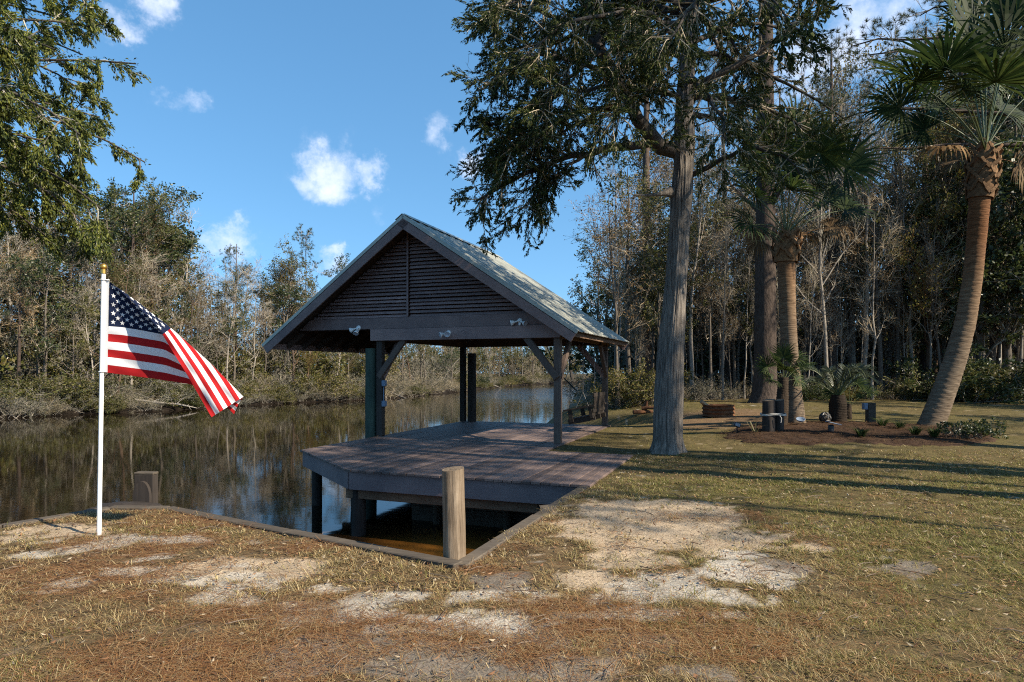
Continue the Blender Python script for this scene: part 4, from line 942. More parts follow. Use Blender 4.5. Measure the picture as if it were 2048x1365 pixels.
# driftwood along the far waterline
for k, q_ in enumerate((340, 790, 985)):
    x_, y_ = farbase(q_, .1); o = thing('driftwood_branch', f'pale dead branch leaning into the water on the far bank {zone(q_)}', 'driftwood', (x_, y_, -1.05), rw.uniform(-.5, .5), 'dead branches at the far waterline')
    L = rw.uniform(2.2, 4); P = np.array([[-L/2, .4, .7], [-L/5, .1, .55], [L/5, -.2, .3], [L/2, -.5, -.05]])+rw.normal(0, .08, (4, 3)); g = Geo(); g.tubes(P, np.array([.10, .085, .07, .03]), 7, cap=True); g.build('limb', M['palebark'], o, True)
    P1, R1 = spawn(P[None], np.array([[.10, .085, .07, .03]]), 6, .2, 1, .8, .8, 4, .2, (0, 0, .3), .5, rw); Geo().tubes(P1, R1, 4).build('branchlet', M['palebark'], o)
def merged(name, items, label, cat):
    """a far wood that reads as one mass"""
    gs = {}
    for key, pos, H, wd_ in items:
        lst = protos['m_'+key]; root = lst[rw.integers(len(lst))]; ref = {'bare': 10, 'greybare': 10, 'rusty': 9, 'leafy': 9, 'olive': 9, 'dense': 7, 'pine': 17, 'scrub': 1.6, 'oliveshrub': 1.6, 'greenshrub': 1.5}[key]
        s_ = H/ref; a = rw.uniform(0, 6.28); c, s = math.cos(a)*s_*wd_, math.sin(a)*s_*wd_
        A = np.array([[c, s, 0], [-s, c, 0], [0, 0, s_]])
        for ch in root.children:
            me = ch.data; nv = len(me.vertices); v = np.empty(nv*3, np.float32); me.vertices.foreach_get('co', v); v = v.reshape(-1, 3)@A+np.array(pos)
            npoly = len(me.polygons); lt = np.empty(npoly, np.int32); ls = np.empty(npoly, np.int32); mi = np.empty(npoly, np.int32); li = np.empty(len(me.loops), np.int32)
            me.polygons.foreach_get('loop_total', lt); me.polygons.foreach_get('loop_start', ls); me.polygons.foreach_get('material_index', mi); me.loops.foreach_get('vertex_index', li)
            gs.setdefault('v', Geo()); mnames = [m_.name for m_ in me.materials]
            for mk in range(len(mnames)):
                gi = MATS.index(mnames[mk]) if mnames[mk] in MATS else (MATS.append(mnames[mk]) or len(MATS)-1)
                s4 = (lt == 4) & (mi == mk); s3 = (lt == 3) & (mi == mk)
                q_ = li[ls[s4][:, None]+np.arange(4)] if s4.any() else None; t_ = li[ls[s3][:, None]+np.arange(3)] if s3.any() else None
                if q_ is None and t_ is None: continue
                allv = np.unique(np.concatenate([z.ravel() for z in (q_, t_) if z is not None])); rm = np.zeros(nv, int); rm[allv] = np.arange(len(allv))
                gs['v'].add(v[allv], q=rm[q_] if q_ is not None else None, t=rm[t_] if t_ is not None else None, mi=gi)
    o = gs['v'].build(name, [bpy.data.materials[m_] for m_ in MATS]); return tag(o, label, cat, None, 'stuff')
MATS = []
items = []
for q_ in np.arange(-520, 1250, 62):
    for inl in (19, 27):
        x_, y_ = farbase(q_, inl); top_ = (YH-np.interp(q_, skyx, skyy))/F*y_+CZ
        items.append((['leafy', 'greybare', 'olive', 'pine', 'bare'][rw.choice(5)], (x_+rw.normal(0, .8), y_, bank_z(inl)), max(5, top_*rw.uniform(.62, .92)), 1.25))
merged('far_wood', items, 'dense mixed wood filling in behind the trees of the far bank', 'wood')

# ---- the wood behind the lawn
def rb(px, D): x_ = (px-CX)/F*D; return (x_, D, float(gz(np.float64(x_), np.float64(D)))-.05)
rz2 = [(1180, 1265, 'behind the pavilion corner'), (1265, 1310, 'behind the firewood'), (1310, 1375, 'behind the big cedar'), (1375, 1420, 'just right of the cedar trunk'), (1420, 1480, 'behind the fire ring'), (1480, 1530, 'left of the massive pine'), (1530, 1580, 'behind the massive pine'), (1580, 1630, 'right of the upright palm'), (1630, 1690, 'behind the feather palm'), (1690, 1750, 'behind the utility post'), (1750, 1810, 'right of the utility post'), (1810, 1880, 'just left of the leaning palm foot'), (1880, 1945, 'behind the leaning palm'), (1945, 2010, 'behind the yellow-green bush'), (2010, 2600, 'at the right picture edge')]
def zone2(p): return [z[2] for z in rz2 if z[0] <= p < z[1]][0]
rights = []
px = 1236.0
while px < 2120:
    for D, lo, hi in ((rw.uniform(25.5, 28), .5, .95), (rw.uniform(28.5, 32), .7, 1.1), (rw.uniform(33, 38), .8, 1.15)):
        q_ = min(max(px+rw.uniform(-12, 12), 1200), 2300); ky = ['bare', 'greybare', 'rusty', 'leafy', 'olive', 'dense'][rw.choice(6, p=[.50, .28, .08, .06, .06, .02])]
        H = rw.uniform(lo, hi)*13.0*np.interp(q_, [1200, 1500, 1800, 2100], [.78, 1.0, 1.15, 1.25])
        if q_ > 1890 and D < 30: ky = 'dense' if rw.random() < .6 else 'bare'
        row_ = 'front-row' if D < 28.2 else 'middle-row' if D < 32.5 else 'back-row'
        plant(ky, rb(q_, D), H, f'{row_} {words_[ky]} in the wood {zone2(q_)}', 'trees at the edge of the wood', rw.uniform(.7, 1.0))
    px += 31
px = 1250.0
while px < 2080:
    q_ = px+rw.uniform(-9, 9); ky = ['bare', 'greybare'][rw.choice(2, p=[.6, .4])]
    plant(ky, rb(q_, rw.uniform(24.8, 29)), rw.uniform(4, 8.5), f"thin {'pale' if ky == 'bare' else 'grey'} bare sapling at the wood edge {zone2(q_)}", 'saplings at the edge of the wood', rw.uniform(.55, .8))
    px += 17
for q_, D, H, i_, lab in ((1290, 29, 19, 0, 'straight brown pine trunk behind the pavilion corner'), (1665, 27.5, 15, 1, 'slim dark pine standing behind the small palms'), (1930, 27, 17, 2, 'slender pine rising behind the leaning palm'), (1455, 31, 16, 2, 'thin pine behind the fire ring in the wood'), (1850, 30, 17, 0, 'pine in the wood left of the leaning palm top')):
    plant('pine', rb(q_, D), H, lab, 'pines in the wood', 1.0, None, i_)
for q_, D, H, ky, lab in ((1236, 24.5, 8.2, 'greybare', 'spreading half-bare tree behind the pavilion roof'), (1262, 26.5, 9.5, 'olive', 'greenish spreading tree right behind the pavilion roof'), (1196, 44, 10, 'leafy', 'leafy tree on the near bank past the pavilion'), (1215, 33, 9, 'greybare', 'crooked bare tree on the near bank past the pavilion')):
    plant(ky, rb(q_, D), H, lab, 'trees at the edge of the wood')
# big pine behind the upright palm, with a flared base
bp = gp(1530, 806); r = np.random.default_rng(9)
o = thing('pine_tree', 'massive dark pine trunk with flared base behind the upright palm', 'tree', bp)
zz = np.array([-.2, 0, .25, .7, 1.6, 3.5, 6, 9, 12, 15, 18]); rr = np.array([.78, .66, .52, .45, .42, .40, .37, .33, .29, .24, .16])*.92
g = Geo(); P0 = np.column_stack([zz*.002, zz*0, zz])[None]; g.tubes(P0, rr[None], 18); P1, R1 = spawn(P0, rr[None], 16, .62, .99, 1.1, 3.2, 7, .14, (0, 0, .4), .3, r, .02, .4); g.tubes(P1, R1, 6); g.build('trunk', M['pinebark'], o, True)
gc = Geo(); P2, R2 = spawn(P1, R1, 9, .25, 1, .8, 1.0, 5, .2, (0, 0, .3), .6, r, .008, .3); gc.tubes(P2, R2, 3); P3, R3 = spawn(P2, R2, 3, .3, 1, .7, .45, 3, .2, (0, 0, .2), .7, r, .006); gc.tubes(P3, R3, 3); tufts(gc, P3, 3, r, .22, 12); gc.build('crown', [M['twig'], M['pineleaf']], o)
# right-hand pine whose boughs hang in at the top right
bp = rb(2092, 20.5); r = np.random.default_rng(12)
o = thing('pine_tree', 'tall pine with long needle boughs reaching in at the top right', 'tree', bp)
zz = np.linspace(0, 15, 10); rr = np.linspace(.26, .08, 10); P0 = np.column_stack([zz*.01, zz*0, zz])[None]; g = Geo(); g.tubes(P0, rr[None], 12)
lim = []
for zt, L, an, dz in ((8.4, 6.2, 3.05, .3), (9.2, 6.4, 2.8, 1.2), (10.1, 6.4, 3.3, 1.0), (11.0, 5.8, 2.9, 1.6), (11.6, 5.0, 3.6, 1.4), (10.0, 3.6, 4.4, 1.0), (9.2, 3.4, .2, .8), (12.4, 3.6, 2.6, 1.5), (13, 3, 3.6, 1.4), (11, 3.4, 5.4, 1), (13.2, 3, .9, 1.2)):
    s_ = np.linspace(0, 1, 7)[:, None]; lim.append(np.array([zt*.01, 0, zt])+s_*np.array([math.cos(an)*L, math.sin(an)*L, 0])+np.array([0, 0, 1])*(dz*np.sin(s_*1.9)-.35*s_)+r.normal(0, .10, (7, 3))*s_)
P1 = np.stack(lim); R1 = np.tile(np.linspace(.075, .018, 7), (len(lim), 1)); g.tubes(P1, R1, 6); g.build('trunk', M['pinebark'], o, True)
gc = Geo(); P2, R2 = spawn(P1, R1, 11, .2, 1, .75, 1.25, 6, .22, (0, 0, .3), .55, r, .009, .3); gc.tubes(P2, R2, 4); P3, R3 = spawn(P2, R2, 4, .35, 1, .7, .42, 3, .2, (0, 0, .3), .7, r, .006); gc.tubes(P3, R3, 3); tufts(gc, P3, 3, r, .17, 16); gc.build('crown', [M['twig'], M['pineleaf']], o)
# undergrowth shrubs at the wood edge
px = 1238.0
while px < 2110:
    for D in (rw.uniform(24.6, 26.2), rw.uniform(26.5, 29)):
        q_ = px+rw.uniform(-10, 10); ky = ['scrub', 'oliveshrub', 'greenshrub'][rw.choice(3, p=[.86, .08, .06])]
        if 1480 < q_ < 1590 and D < 26: continue
        lab = {'scrub': 'grey twiggy brush', 'oliveshrub': 'olive leafy brush', 'greenshrub': 'dark green brush'}[ky]
        plant(ky, rb(q_, D), rw.uniform(.4, 1.1), f'{lab} at the wood edge {zone2(max(q_, 1200))}', 'brush at the edge of the wood', rw.uniform(.9, 1.4))
    px += 38
for q_, D, H, ky, lab in ((1950, 23.6, 1.7, 'oliveshrub', 'sunlit yellow-green bush at the wood edge right of the leaning palm'), (1915, 24.3, 1.9, 'greenshrub', 'green bush at the wood edge beside the yellow-green bush'), (1276, 24.6, 1.6, 'oliveshrub', 'leafy bush between the pavilion corner and the straight pine'), (1252, 25.5, 1.4, 'oliveshrub', 'leafy bush right behind the pavilion corner post'), (1178, 40, 1.5, 'scrub', 'low grey bush at the water past the swing')):
    plant(ky, rb(q_, D), H, lab, None, 1.3)
items = []
for D, n_ in ((42, 24), (50, 24), (60, 22)):
    for k in range(n_):
        q_ = 1130+k*(1100/n_)+rw.uniform(-15, 15); items.append((['leafy', 'greybare', 'greybare', 'bare', 'olive', 'bare'][rw.choice(6)], rb(q_, D+rw.uniform(-3, 3)), rw.uniform(10, 15)*np.interp(q_, [1130, 1500, 2100], [.7, .95, 1.1]), 1.3))
items = [i_ for i_ in items if i_[1][0] > 4.0+i_[1][1]*.06+1.5]
for k in range(78): items.append((['greenshrub', 'scrub', 'scrub', 'oliveshrub'][rw.choice(4)], rb(1232+(k % 39)*24+rw.uniform(-8, 8), rw.uniform(33, 44) if k < 39 else rw.uniform(45, 60)), rw.uniform(3.0, 5.5), 1.0))
for x0, y0 in ((10, 100), (4, 118), (16, 112), (0, 130), (20, 128), (12, 125), (26, 118)): items.append((['leafy', 'olive', 'greybare'][rw.choice(3)], (x0, y0+6, 0), rw.uniform(9, 12), 1.5))
merged('deep_wood', items, 'dark mixed wood filling in behind the trees of the wood edge', 'wood')
# trees standing to the right of the view, whose long shadows cross the lawn
for (x_, y_), H, i_, lab in (((11.2, 7.8), 17, 0, 'pine off the right of the lawn casting the farther shadow'), ((10.8, 5.7), 16, 1, 'pine off the right of the lawn casting the nearer shadow'), ((15.5, 9.2), 17, 3, 'pine farther off the right of the lawn'), ((17, 5.2), 17, 2, 'second pine farther off the right of the lawn')):
    plant('pine', (x_, y_, float(gz(np.float64(x_), np.float64(y_)))-.05), H, lab, 'pines just off the right of the lawn', 1.25, None, i_)
for (x_, y_), H, wd_, lab in (((15.0, 1.0), 16, .8, 'tall evergreen off the right of the lawn shading the dock front'), ((17.2, 3.4), 16, .8, 'second tall evergreen off the right of the lawn shading the dock')):
    plant('highleafy', (x_, y_, 0), H, lab, 'evergreens off the right of the lawn', wd_)
for (x_, y_), H in (((24, 17), 9), ((20, 12), 8)):
    plant('leafy', (x_, y_, .35), H, 'evergreen tree off the right of the lawn', 'evergreens off the right of the lawn', 1.3)
for lst in protos.values():
    for root in lst:
        for ch in list(root.children): bpy.data.objects.remove(ch)
        bpy.data.objects.remove(root)

# ================================================================== THE BIG CEDAR
r = np.random.default_rng(21)
cb = gp(1335, 905); D0 = cb[1]; org = np.array(cb)
def pw(p, dD=0.0, D=None): return np.array(at(p[0], p[1], (D or D0)+dD))-org
def smooth_path(pts, n):
    pts = np.array(pts, float); d = np.r_[0, np.cumsum(np.linalg.norm(np.diff(pts, axis=0), axis=1))]; s = np.linspace(0, d[-1], n)
    # Catmull-Rom style smoothing through cumulative length
    out = np.stack([np.interp(s, d, pts[:, i]) for i in range(pts.shape[1])], 1)
    for _ in range(3): out[1:-1] = .5*out[1:-1]+.25*(out[:-2]+out[2:])
    return out
cedar = thing('cedar_tree', 'big cedar with furrowed grey trunk and dark drooping boughs beside the pavilion', 'tree', cb)
tp = [(1335, 912, 78), (1335, 900, 64), (1336, 878, 58), (1338, 800, 56), (1342, 700, 50), (1350, 600, 44), (1357, 500, 41), (1361, 440, 41), (1362, 400, 46), (1367, 340, 40), (1369, 290, 43), (1368, 240, 36), (1369, 190, 33), (1373, 140, 30), (1379, 80, 27), (1386, 20, 24), (1391, -80, 19), (1396, -200, 14), (1399, -330, 6)]
path = smooth_path([(*pw(p), p[2]*D0/F/2) for p in tp], 120); k = 110; a = np.arange(k)/k*2*np.pi; vs = []
for i, (x_, y_, z_, rr) in enumerate(path):
    zt = z_; tw = .10*math.sin(zt*1.1)+.05*zt
    rid = np.abs(vnoise((a+tw)*7.3+3, np.full(k, zt*.8))-.5)*2; rid2 = np.abs(vnoise((a+tw)*16+9, np.full(k, zt*1.6))-.5)*2
    flare = np.exp(-max(zt, 0)/.12)*.14*np.cos(a*5+.7); big = .05*np.sin(2*a+zt*1.1)+.035*np.sin(3*a-zt*.7+1)
    rad = rr*(1+flare+big+.10*(rid-.5)+.085*(rid2-.5))
    for kx, kz, ks, ka in ((1338, 545, .35, 4.4), (1345, 700, .25, 4.9), (1345, 440, .3, 3.7)):
        dz = (zt-pw((kx, kz))[2])/.16; da = np.angle(np.exp(1j*(a-ka)))/.55; rad = rad*(1+ks*.6*np.exp(-dz**2-da**2))
    vs.append(np.stack([x_+rad*np.cos(a), y_+rad*np.sin(a), np.full(k, z_)], 1))
I = np.arange(len(path)*k).reshape(-1, k); q = np.stack([I[:-1], np.roll(I, -1, 1)[:-1], np.roll(I, -1, 1)[1:], I[1:]], -1).reshape(-1, 4)
gt = Geo().add(np.concatenate(vs), q=q); gt.build('trunk', M['cedarbark'], cedar, True)
limbs = [([(1352, 302, 0), (1318, 300, -.1), (1294, 286, -.2), (1275, 240, -.3), (1255, 195, -.4), (1225, 150, -.5), (1200, 100, -.6), (1185, 40, -.6), (1172, -50, -.5)], .155, .04),
         ([(1296, 287, -.2), (1262, 288, -.3), (1225, 302, -.5), (1150, 308, -.8), (1080, 328, -1), (1010, 362, -1.2), (955, 405, -1.3)], .085, .018),
         ([(1270, 222, -.3), (1225, 205, -.3), (1160, 222, -.2), (1090, 258, 0), (1030, 305, .2), (975, 350, .3)], .07, .016),
         ([(1380, 192, 0), (1440, 193, .2), (1500, 210, .4), (1560, 225, .5), (1625, 262, .6)], .085, .018), ([(1380, 172, 0), (1440, 150, -.2), (1530, 100, -.4), (1600, 40, -.5), (1640, -20, -.5)], .075, .016),
         ([(1380, 352, 0), (1425, 335, -.3), (1470, 300, -.6), (1520, 290, -.9), (1570, 310, -1.2), (1600, 350, -1.4)], .055, .014),
         ([(1228, 152, -.5), (1150, 112, -.8), (1080, 108, -1.1), (1015, 130, -1.3), (970, 182, -1.4)], .055, .014), ([(1203, 95, -.6), (1130, 45, -.4), (1060, 12, -.2), (990, 15, 0)], .055, .014),
         ([(1372, 152, 0), (1400, 172, -1), (1430, 205, -2), (1450, 250, -2.6), (1462, 290, -3)], .06, .014), ([(1372, 122, 0), (1330, 100, 1.2), (1290, 118, 2.4), (1262, 178, 3.2)], .06, .014),
         ([(1372, 232, 0), (1420, 235, 1), (1480, 250, 2), (1545, 300, 2.8)], .06, .014), ([(1362, 205, 0), (1310, 172, -1), (1250, 198, -2), (1205, 268, -2.7)], .055, .014),
         ([(1375, 90, 0), (1430, 60, .6), (1510, 40, 1.2), (1590, 70, 1.8), (1650, 130, 2.2)], .06, .014), ([(1372, 112, 0), (1440, 100, .5), (1540, 150, .9), (1630, 200, 1.0), (1690, 240, 1.1)], .06, .014),
         ([(1378, 60, 0), (1300, 30, -.8), (1200, 20, -1.6), (1110, 60, -2.2), (1040, 110, -2.5)], .06, .014), ([(1378, 40, 0), (1320, 10, 1), (1230, 0, 2), (1140, 40, 2.8), (1080, 100, 3.2)], .06, .014),
         ([(1180, 308, -.7), (1120, 340, -.9), (1070, 380, -1.1), (1045, 425, -1.2)], .035, .010), ([(1090, 258, 0), (1040, 270, -.4), (985, 260, -.6)], .035, .012),
         ([(1380, 20, 0), (1450, -20, -.7), (1520, -10, -1.5), (1580, 60, -2.1)], .055, .014), ([(1382, 10, 0), (1400, -10, -1.2), (1380, 20, -2.3), (1340, 80, -3.0)], .05, .014), ([(1205, 105, -.6), (1150, 150, -1.2), (1110, 180, -1.9), (1080, 230, -2.3)], .045, .012),
         ([(1190, 55, -.6), (1120, 80, 0), (1050, 90, .6), (985, 120, 1.0)], .045, .012), ([(1178, -20, -.5), (1110, -30, -.8), (1040, -10, -1.0), (980, 50, -1.2)], .045, .012), ([(1240, 170, -.45), (1180, 170, .2), (1120, 190, .9), (1050, 210, 1.4), (990, 250, 1.6)], .045, .012),
         ([(1376, 80, 0), (1330, 60, -1.0), (1270, 90, -2.0), (1220, 140, -2.7)], .045, .012), ([(1384, 30, 0), (1440, 60, .3), (1490, 120, .4), (1520, 170, .5)], .045, .012), ([(1225, 205, -.3), (1150, 250, -.9), (1080, 290, -1.4), (1010, 300, -1.7)], .04, .012), ([(1382, 0, 0), (1300, -30, .2), (1240, 10, .5), (1200, 60, .7)], .045, .012)]
Ps = []; Rs = []
for pts, ra, rb_ in limbs:
    Ps.append(smooth_path([pw(p[:2], p[2]) for p in pts], 12)+np.r_[np.zeros((1, 3)), r.normal(0, .03, (11, 3))]); Rs.append(np.linspace(ra, rb_, 12))
P1 = np.stack(Ps); R1 = np.stack(Rs)
tz = np.stack([path[:, :3]])[:, 78:]; tr_ = path[78:, 3][None]
Pu, Ru = spawn(tz, tr_, 26, .12, .95, 1.35, 3.4, 12, .10, (0, 0, -.1), .35, r, .02, .55)
for i in range(len(P1)): Geo().tubes(P1[i], R1[i], 9).build('limb', M['limbbark'], cedar, True)
stub = smooth_path([pw((1350, 384), 0), pw((1330, 386), -.15), pw((1305, 392), -.25), pw((1268, 391), -.3)], 7)
Geo().tubes(stub, np.array([.12, .10, .05, .035, .028, .022, .016]), 8, cap=True).build('dead_limb', M['cedarbark'], cedar, True)
Geo().tubes(Pu, Ru, 5).build('limb', M['limbbark'], cedar, True)
gc = Geo()
def boughs(P, R_, per2, L2, per3, L3, nl, ln, wd, droop, t0=.3, dead=5):
    P2, R2 = spawn(P, R_, per2, t0, 1, .85, L2, 7, .17, (0, 0, -droop), .5, r, .008, .35); gc.tubes(P2, R2, 4)
    P3, R3 = spawn(P2, R2, per3, .2, 1, .65, L3, 3, .18, (0, 0, -droop*.8), .6, r, .004, .25); gc.tubes(P3, R3, 3)
    put_leaves(gc, P3, nl, ln, wd, r, .05, 1, .55, .2, .010, 1); put_leaves(gc, P2, nl//2, ln, wd, r, .6, 1, .6, .2, .012, 1); put_leaves(gc, P, nl*5, ln, wd, r, .62, 1, .9, .3, .03, 1)
    if dead:
        Pd, Rd = spawn(P, R_, dead, .1, .9, 1.0, L2*.8, 6, .25, (0, 0, -droop), .35, r, .006, .2); gc.tubes(Pd, Rd, 3)
        Pe, Re = spawn(Pd, Rd, 5, .2, 1, .8, L2*.3, 4, .25, (0, 0, -.2), .7, r, .0035); gc.tubes(Pe, Re, 3)
rightside = np.array([P_[-1, 0] > pw((1400, 0))[0] for P_ in P1])
boughs(P1[~rightside], R1[~rightside], 24, 1.08, 10, .30, 36, .062, .0165, .38)
boughs(P1[rightside], R1[rightside], 13, .95, 8, .30, 32, .060, .0165, .32)
boughs(Pu, Ru, 10, 1.0, 7, .42, 15, .10, .045, .35, .2, 0)
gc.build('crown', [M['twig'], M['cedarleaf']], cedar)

# ---- cedar at the left whose boughs hang into the view
lb = (-6.7, 3.4, 0.0); org = np.array(lb); D0 = 6.4
lc = thing('cedar_tree', 'green cedar hanging its sunlit boughs in at the top left', 'tree', lb)
zz = np.linspace(-.1, 9, 12); P0 = np.column_stack([zz*.02, zz*.01, zz])[None]; R0 = np.linspace(.26, .05, 12)[None]
Geo().tubes(P0, R0, 14).build('trunk', M['cedarbark'], lc, True)
T = lambda z: (np.array([z*.02, z*.01, z])+org)
limbs = [(3.6, [(-60, 300, -.3), (60, 330, 0), (130, 395, .1), (170, 450, .2)]), (4.0, [(-60, 220, -.2), (70, 215, 0), (180, 250, .1), (250, 285, .1), (290, 325, .1)]), (4.3, [(-60, 150, -.3), (90, 110, -.1), (200, 112, 0), (272, 128, 0)]),
         (4.7, [(-60, 60, -.2), (70, 20, 0), (140, 20, .1), (190, 55, .2)]), (4.1, [(-80, 250, .4), (40, 240, .7), (110, 300, .9), (150, 370, 1.0)]), (5.2, [(-80, -20, 0), (60, -60, .1), (140, -40, .2), (190, 0, .3)]), (4.5, [(-80, 100, .5), (40, 80, .8), (130, 140, 1.0), (190, 200, 1.1)]), (3.4, [(-90, 360, -.2), (0, 380, 0), (60, 430, .1), (90, 470, .1)]), (3.5, [(-70, 330, .1), (50, 350, .3), (140, 420, .4), (200, 490, .5)]), (3.7, [(-70, 310, -.6), (60, 300, -.7), (150, 350, -.7), (205, 420, -.7)]),
         (5.6, [(-60, -100, .2), (80, -160, .4), (180, -120, .5)]), (4.4, [(-60, 180, -.9), (50, 170, -1.0), (120, 210, -1.1), (160, 270, -1.1)]), (3.8, [(-60, 290, .6), (60, 270, .9), (150, 330, 1.1), (185, 400, 1.2), (200, 455, 1.2)]), (4.9, [(-80, 30, -.7), (30, 60, -.9), (110, 100, -1.0)]), (4.2, [(-90, 200, .2), (10, 180, .3), (120, 200, .4), (200, 235, .5)]), (4.6, [(-80, 70, .2), (30, 40, .4), (110, 60, .5), (165, 110, .5)]), (3.9, [(-90, 270, -.4), (0, 250, -.5), (90, 260, -.5), (150, 310, -.5)]), (5.0, [(-90, 10, .5), (20, -10, .7), (100, 10, .9), (160, 50, 1.0)])]
P1 = np.stack([smooth_path([T(z_)-org]+[pw(p[:2], p[2]) for p in pts], 12) for z_, pts in limbs]); R1 = np.tile(np.linspace(.034, .007, 12), (len(P1), 1))
for i in range(len(P1)): Geo().tubes(P1[i], R1[i], 7).build('limb', M['limbbark'], lc, True)
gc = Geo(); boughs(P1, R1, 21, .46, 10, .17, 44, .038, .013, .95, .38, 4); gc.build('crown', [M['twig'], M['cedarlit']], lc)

# ================================================================== PALMS
def ring_trunk(pts, D, k=26, rings=.055, mesh_n=150, amp=.06):
    path = smooth_path([(*at(p[0], p[1], D), p[2]*D/F/2) for p in pts], mesh_n); a = np.arange(k)/k*2*np.pi; vs = []
    o_ = np.array(path[0, :3]); hp = np.r_[0, np.cumsum(np.linalg.norm(np.diff(path[:, :3], axis=0), axis=1))]
    for i in range(len(path)):
        ph = hp[i]/rings+.9*float(vnoise(np.array([hp[i]*2.3]), np.array([.5]))[0])+.22*np.sin(a*2+hp[i]*.9)+.5*vnoise(a*2.2, np.full(k, hp[i]*2.0)); saw = (ph % 1)*.9+.1*np.sin(a*3+ph*.4); rad = path[i, 3]*(1+amp*(.5+vnoise(a*1.5+7, np.full(k, hp[i]*4)))*(saw-.5)+.03*(fbm(a*2+3, np.full(k, hp[i]*1.2), 3)-.5)+.02*vnoise(a*3, np.full(k, ph*.7))+.01*np.sin(a*2+i*.05))
        tn = norm((path[min(i+1, len(path)-1)]-path[max(i-1, 0)])[:3]); X_ = norm(np.cross([0, 1, 0], tn)); Y_ = np.cross(tn, X_)
        vs.append(path[i, :3]-o_+rad[:, None]*(np.cos(a)[:, None]*X_+np.sin(a)[:, None]*Y_))
    I = np.arange(len(path)*k).reshape(-1, k); q = np.stack([I[:-1], np.roll(I, -1, 1)[:-1], np.roll(I, -1, 1)[1:], I[1:]], -1).reshape(-1, 4)
    return Geo().add(np.concatenate(vs), q=q), o_, path
def fan_frond(base, c, rad, r, nseg=38, droop=.35, spanA=2.35, mats=('petiole', 'palmleaf'), parent=None, pw_=.016, flat=.5):
    base = np.array(base); c = np.array(c); a = norm(c-base); g = Geo()
    mid = (base+c)/2+np.array([0, 0, .10*np.linalg.norm(c-base)]); P = smooth_path([base, mid, c], 8); g.tubes(P, np.linspace(pw_, pw_*.55, 8), 5)
    ad = norm(P[-1]-P[-2]); s = norm(np.cross(ad, rand_unit(1, r)[0]*flat+np.array([0, 0, 1.])*(1-flat)+np.array([0, -.55, 0]))); nn = np.cross(s, ad)
    th = np.linspace(-spanA, spanA, nseg)+r.normal(0, .02, nseg); L = rad*(1-.22*np.abs(th)/spanA)*r.uniform(.88, 1.08, nseg)
    d = np.cos(th)[:, None]*ad+np.sin(th)[:, None]*s; fold = nn*(.22*np.abs(np.sin(th))[:, None])
    d = norm(d+fold); w_ = np.cross(d, nn); w_ = norm(w_)
    m1 = c+d*(L*.5)[:, None]; wd = (L*.5*2*np.tan(spanA/nseg)*1.08)[:, None]*.5; pl = nn*(.012*(np.arange(nseg) % 2*2-1))[:, None]
    d2 = norm(d+np.array([0, 0, -droop])*r.uniform(.4, 1.5, (nseg, 1))); m2 = m1+d2*(L*.3)[:, None]; d3 = norm(d2+np.array([0, 0, -droop*1.2])*r.uniform(.3, 1.6, (nseg, 1))); tip = m2+d3*(L*.25)[:, None]
    bse = np.broadcast_to(c, (nseg, 3)); v = np.stack([bse-w_*.004, bse+w_*.004, m1+w_*wd+pl, m1-w_*wd+pl, m2+w_*wd*.5, m2-w_*wd*.5, tip], 1).reshape(-1, 3)
    b = (np.arange(nseg)*7)[:, None]; g.add(v, q=np.vstack([b+np.array([0, 1, 2, 3]), b+np.array([3, 2, 4, 5])]), t=b+np.array([5, 4, 6]), mi=1)
    return g.build('frond', [M[mats[0]], M[mats[1]]], parent)
def boots(parent, p0, p1, r0, n, r, ln=.32):
    """criss-crossed old leaf bases round the top of the trunk"""
    p0 = np.array(p0); p1 = np.array(p1); ax = norm(p1-p0); X_ = norm(np.cross([0, 1, 0], ax)); Y_ = np.cross(ax, X_)
    core = Geo(); core.tubes(np.array([p0, (p0+p1)/2, p1]), np.array([r0*.98, r0*1.12, r0*.6]), 18); core.build('boot_core', M['boot'], parent, True)
    for i in range(n):
        an = i*2.399; h = i/n; rd = r0*(1.0+.16*math.sin(h*3.1)); o_ = np.cos(an)*X_+np.sin(an)*Y_; sd = np.cross(ax, o_)
        for sg in (-1, 1):
            b = p0+(p1-p0)*h*.9+o_*rd*.99; q0 = b; q1 = b+sd*sg*rd*.40+ax*ln*.30+o_*rd*.0; q2 = b+sd*sg*rd*.66+ax*ln*.58-o_*rd*.02
            Geo().bar(q0, q1, .10*r0/.28, .03, o_, 0, .008).bar(q1-(q2-q1)*.06, q2, .075*r0/.28, .026, o_, 0, .008).build('boot', M['boot'], parent)
r = np.random.default_rng(31)
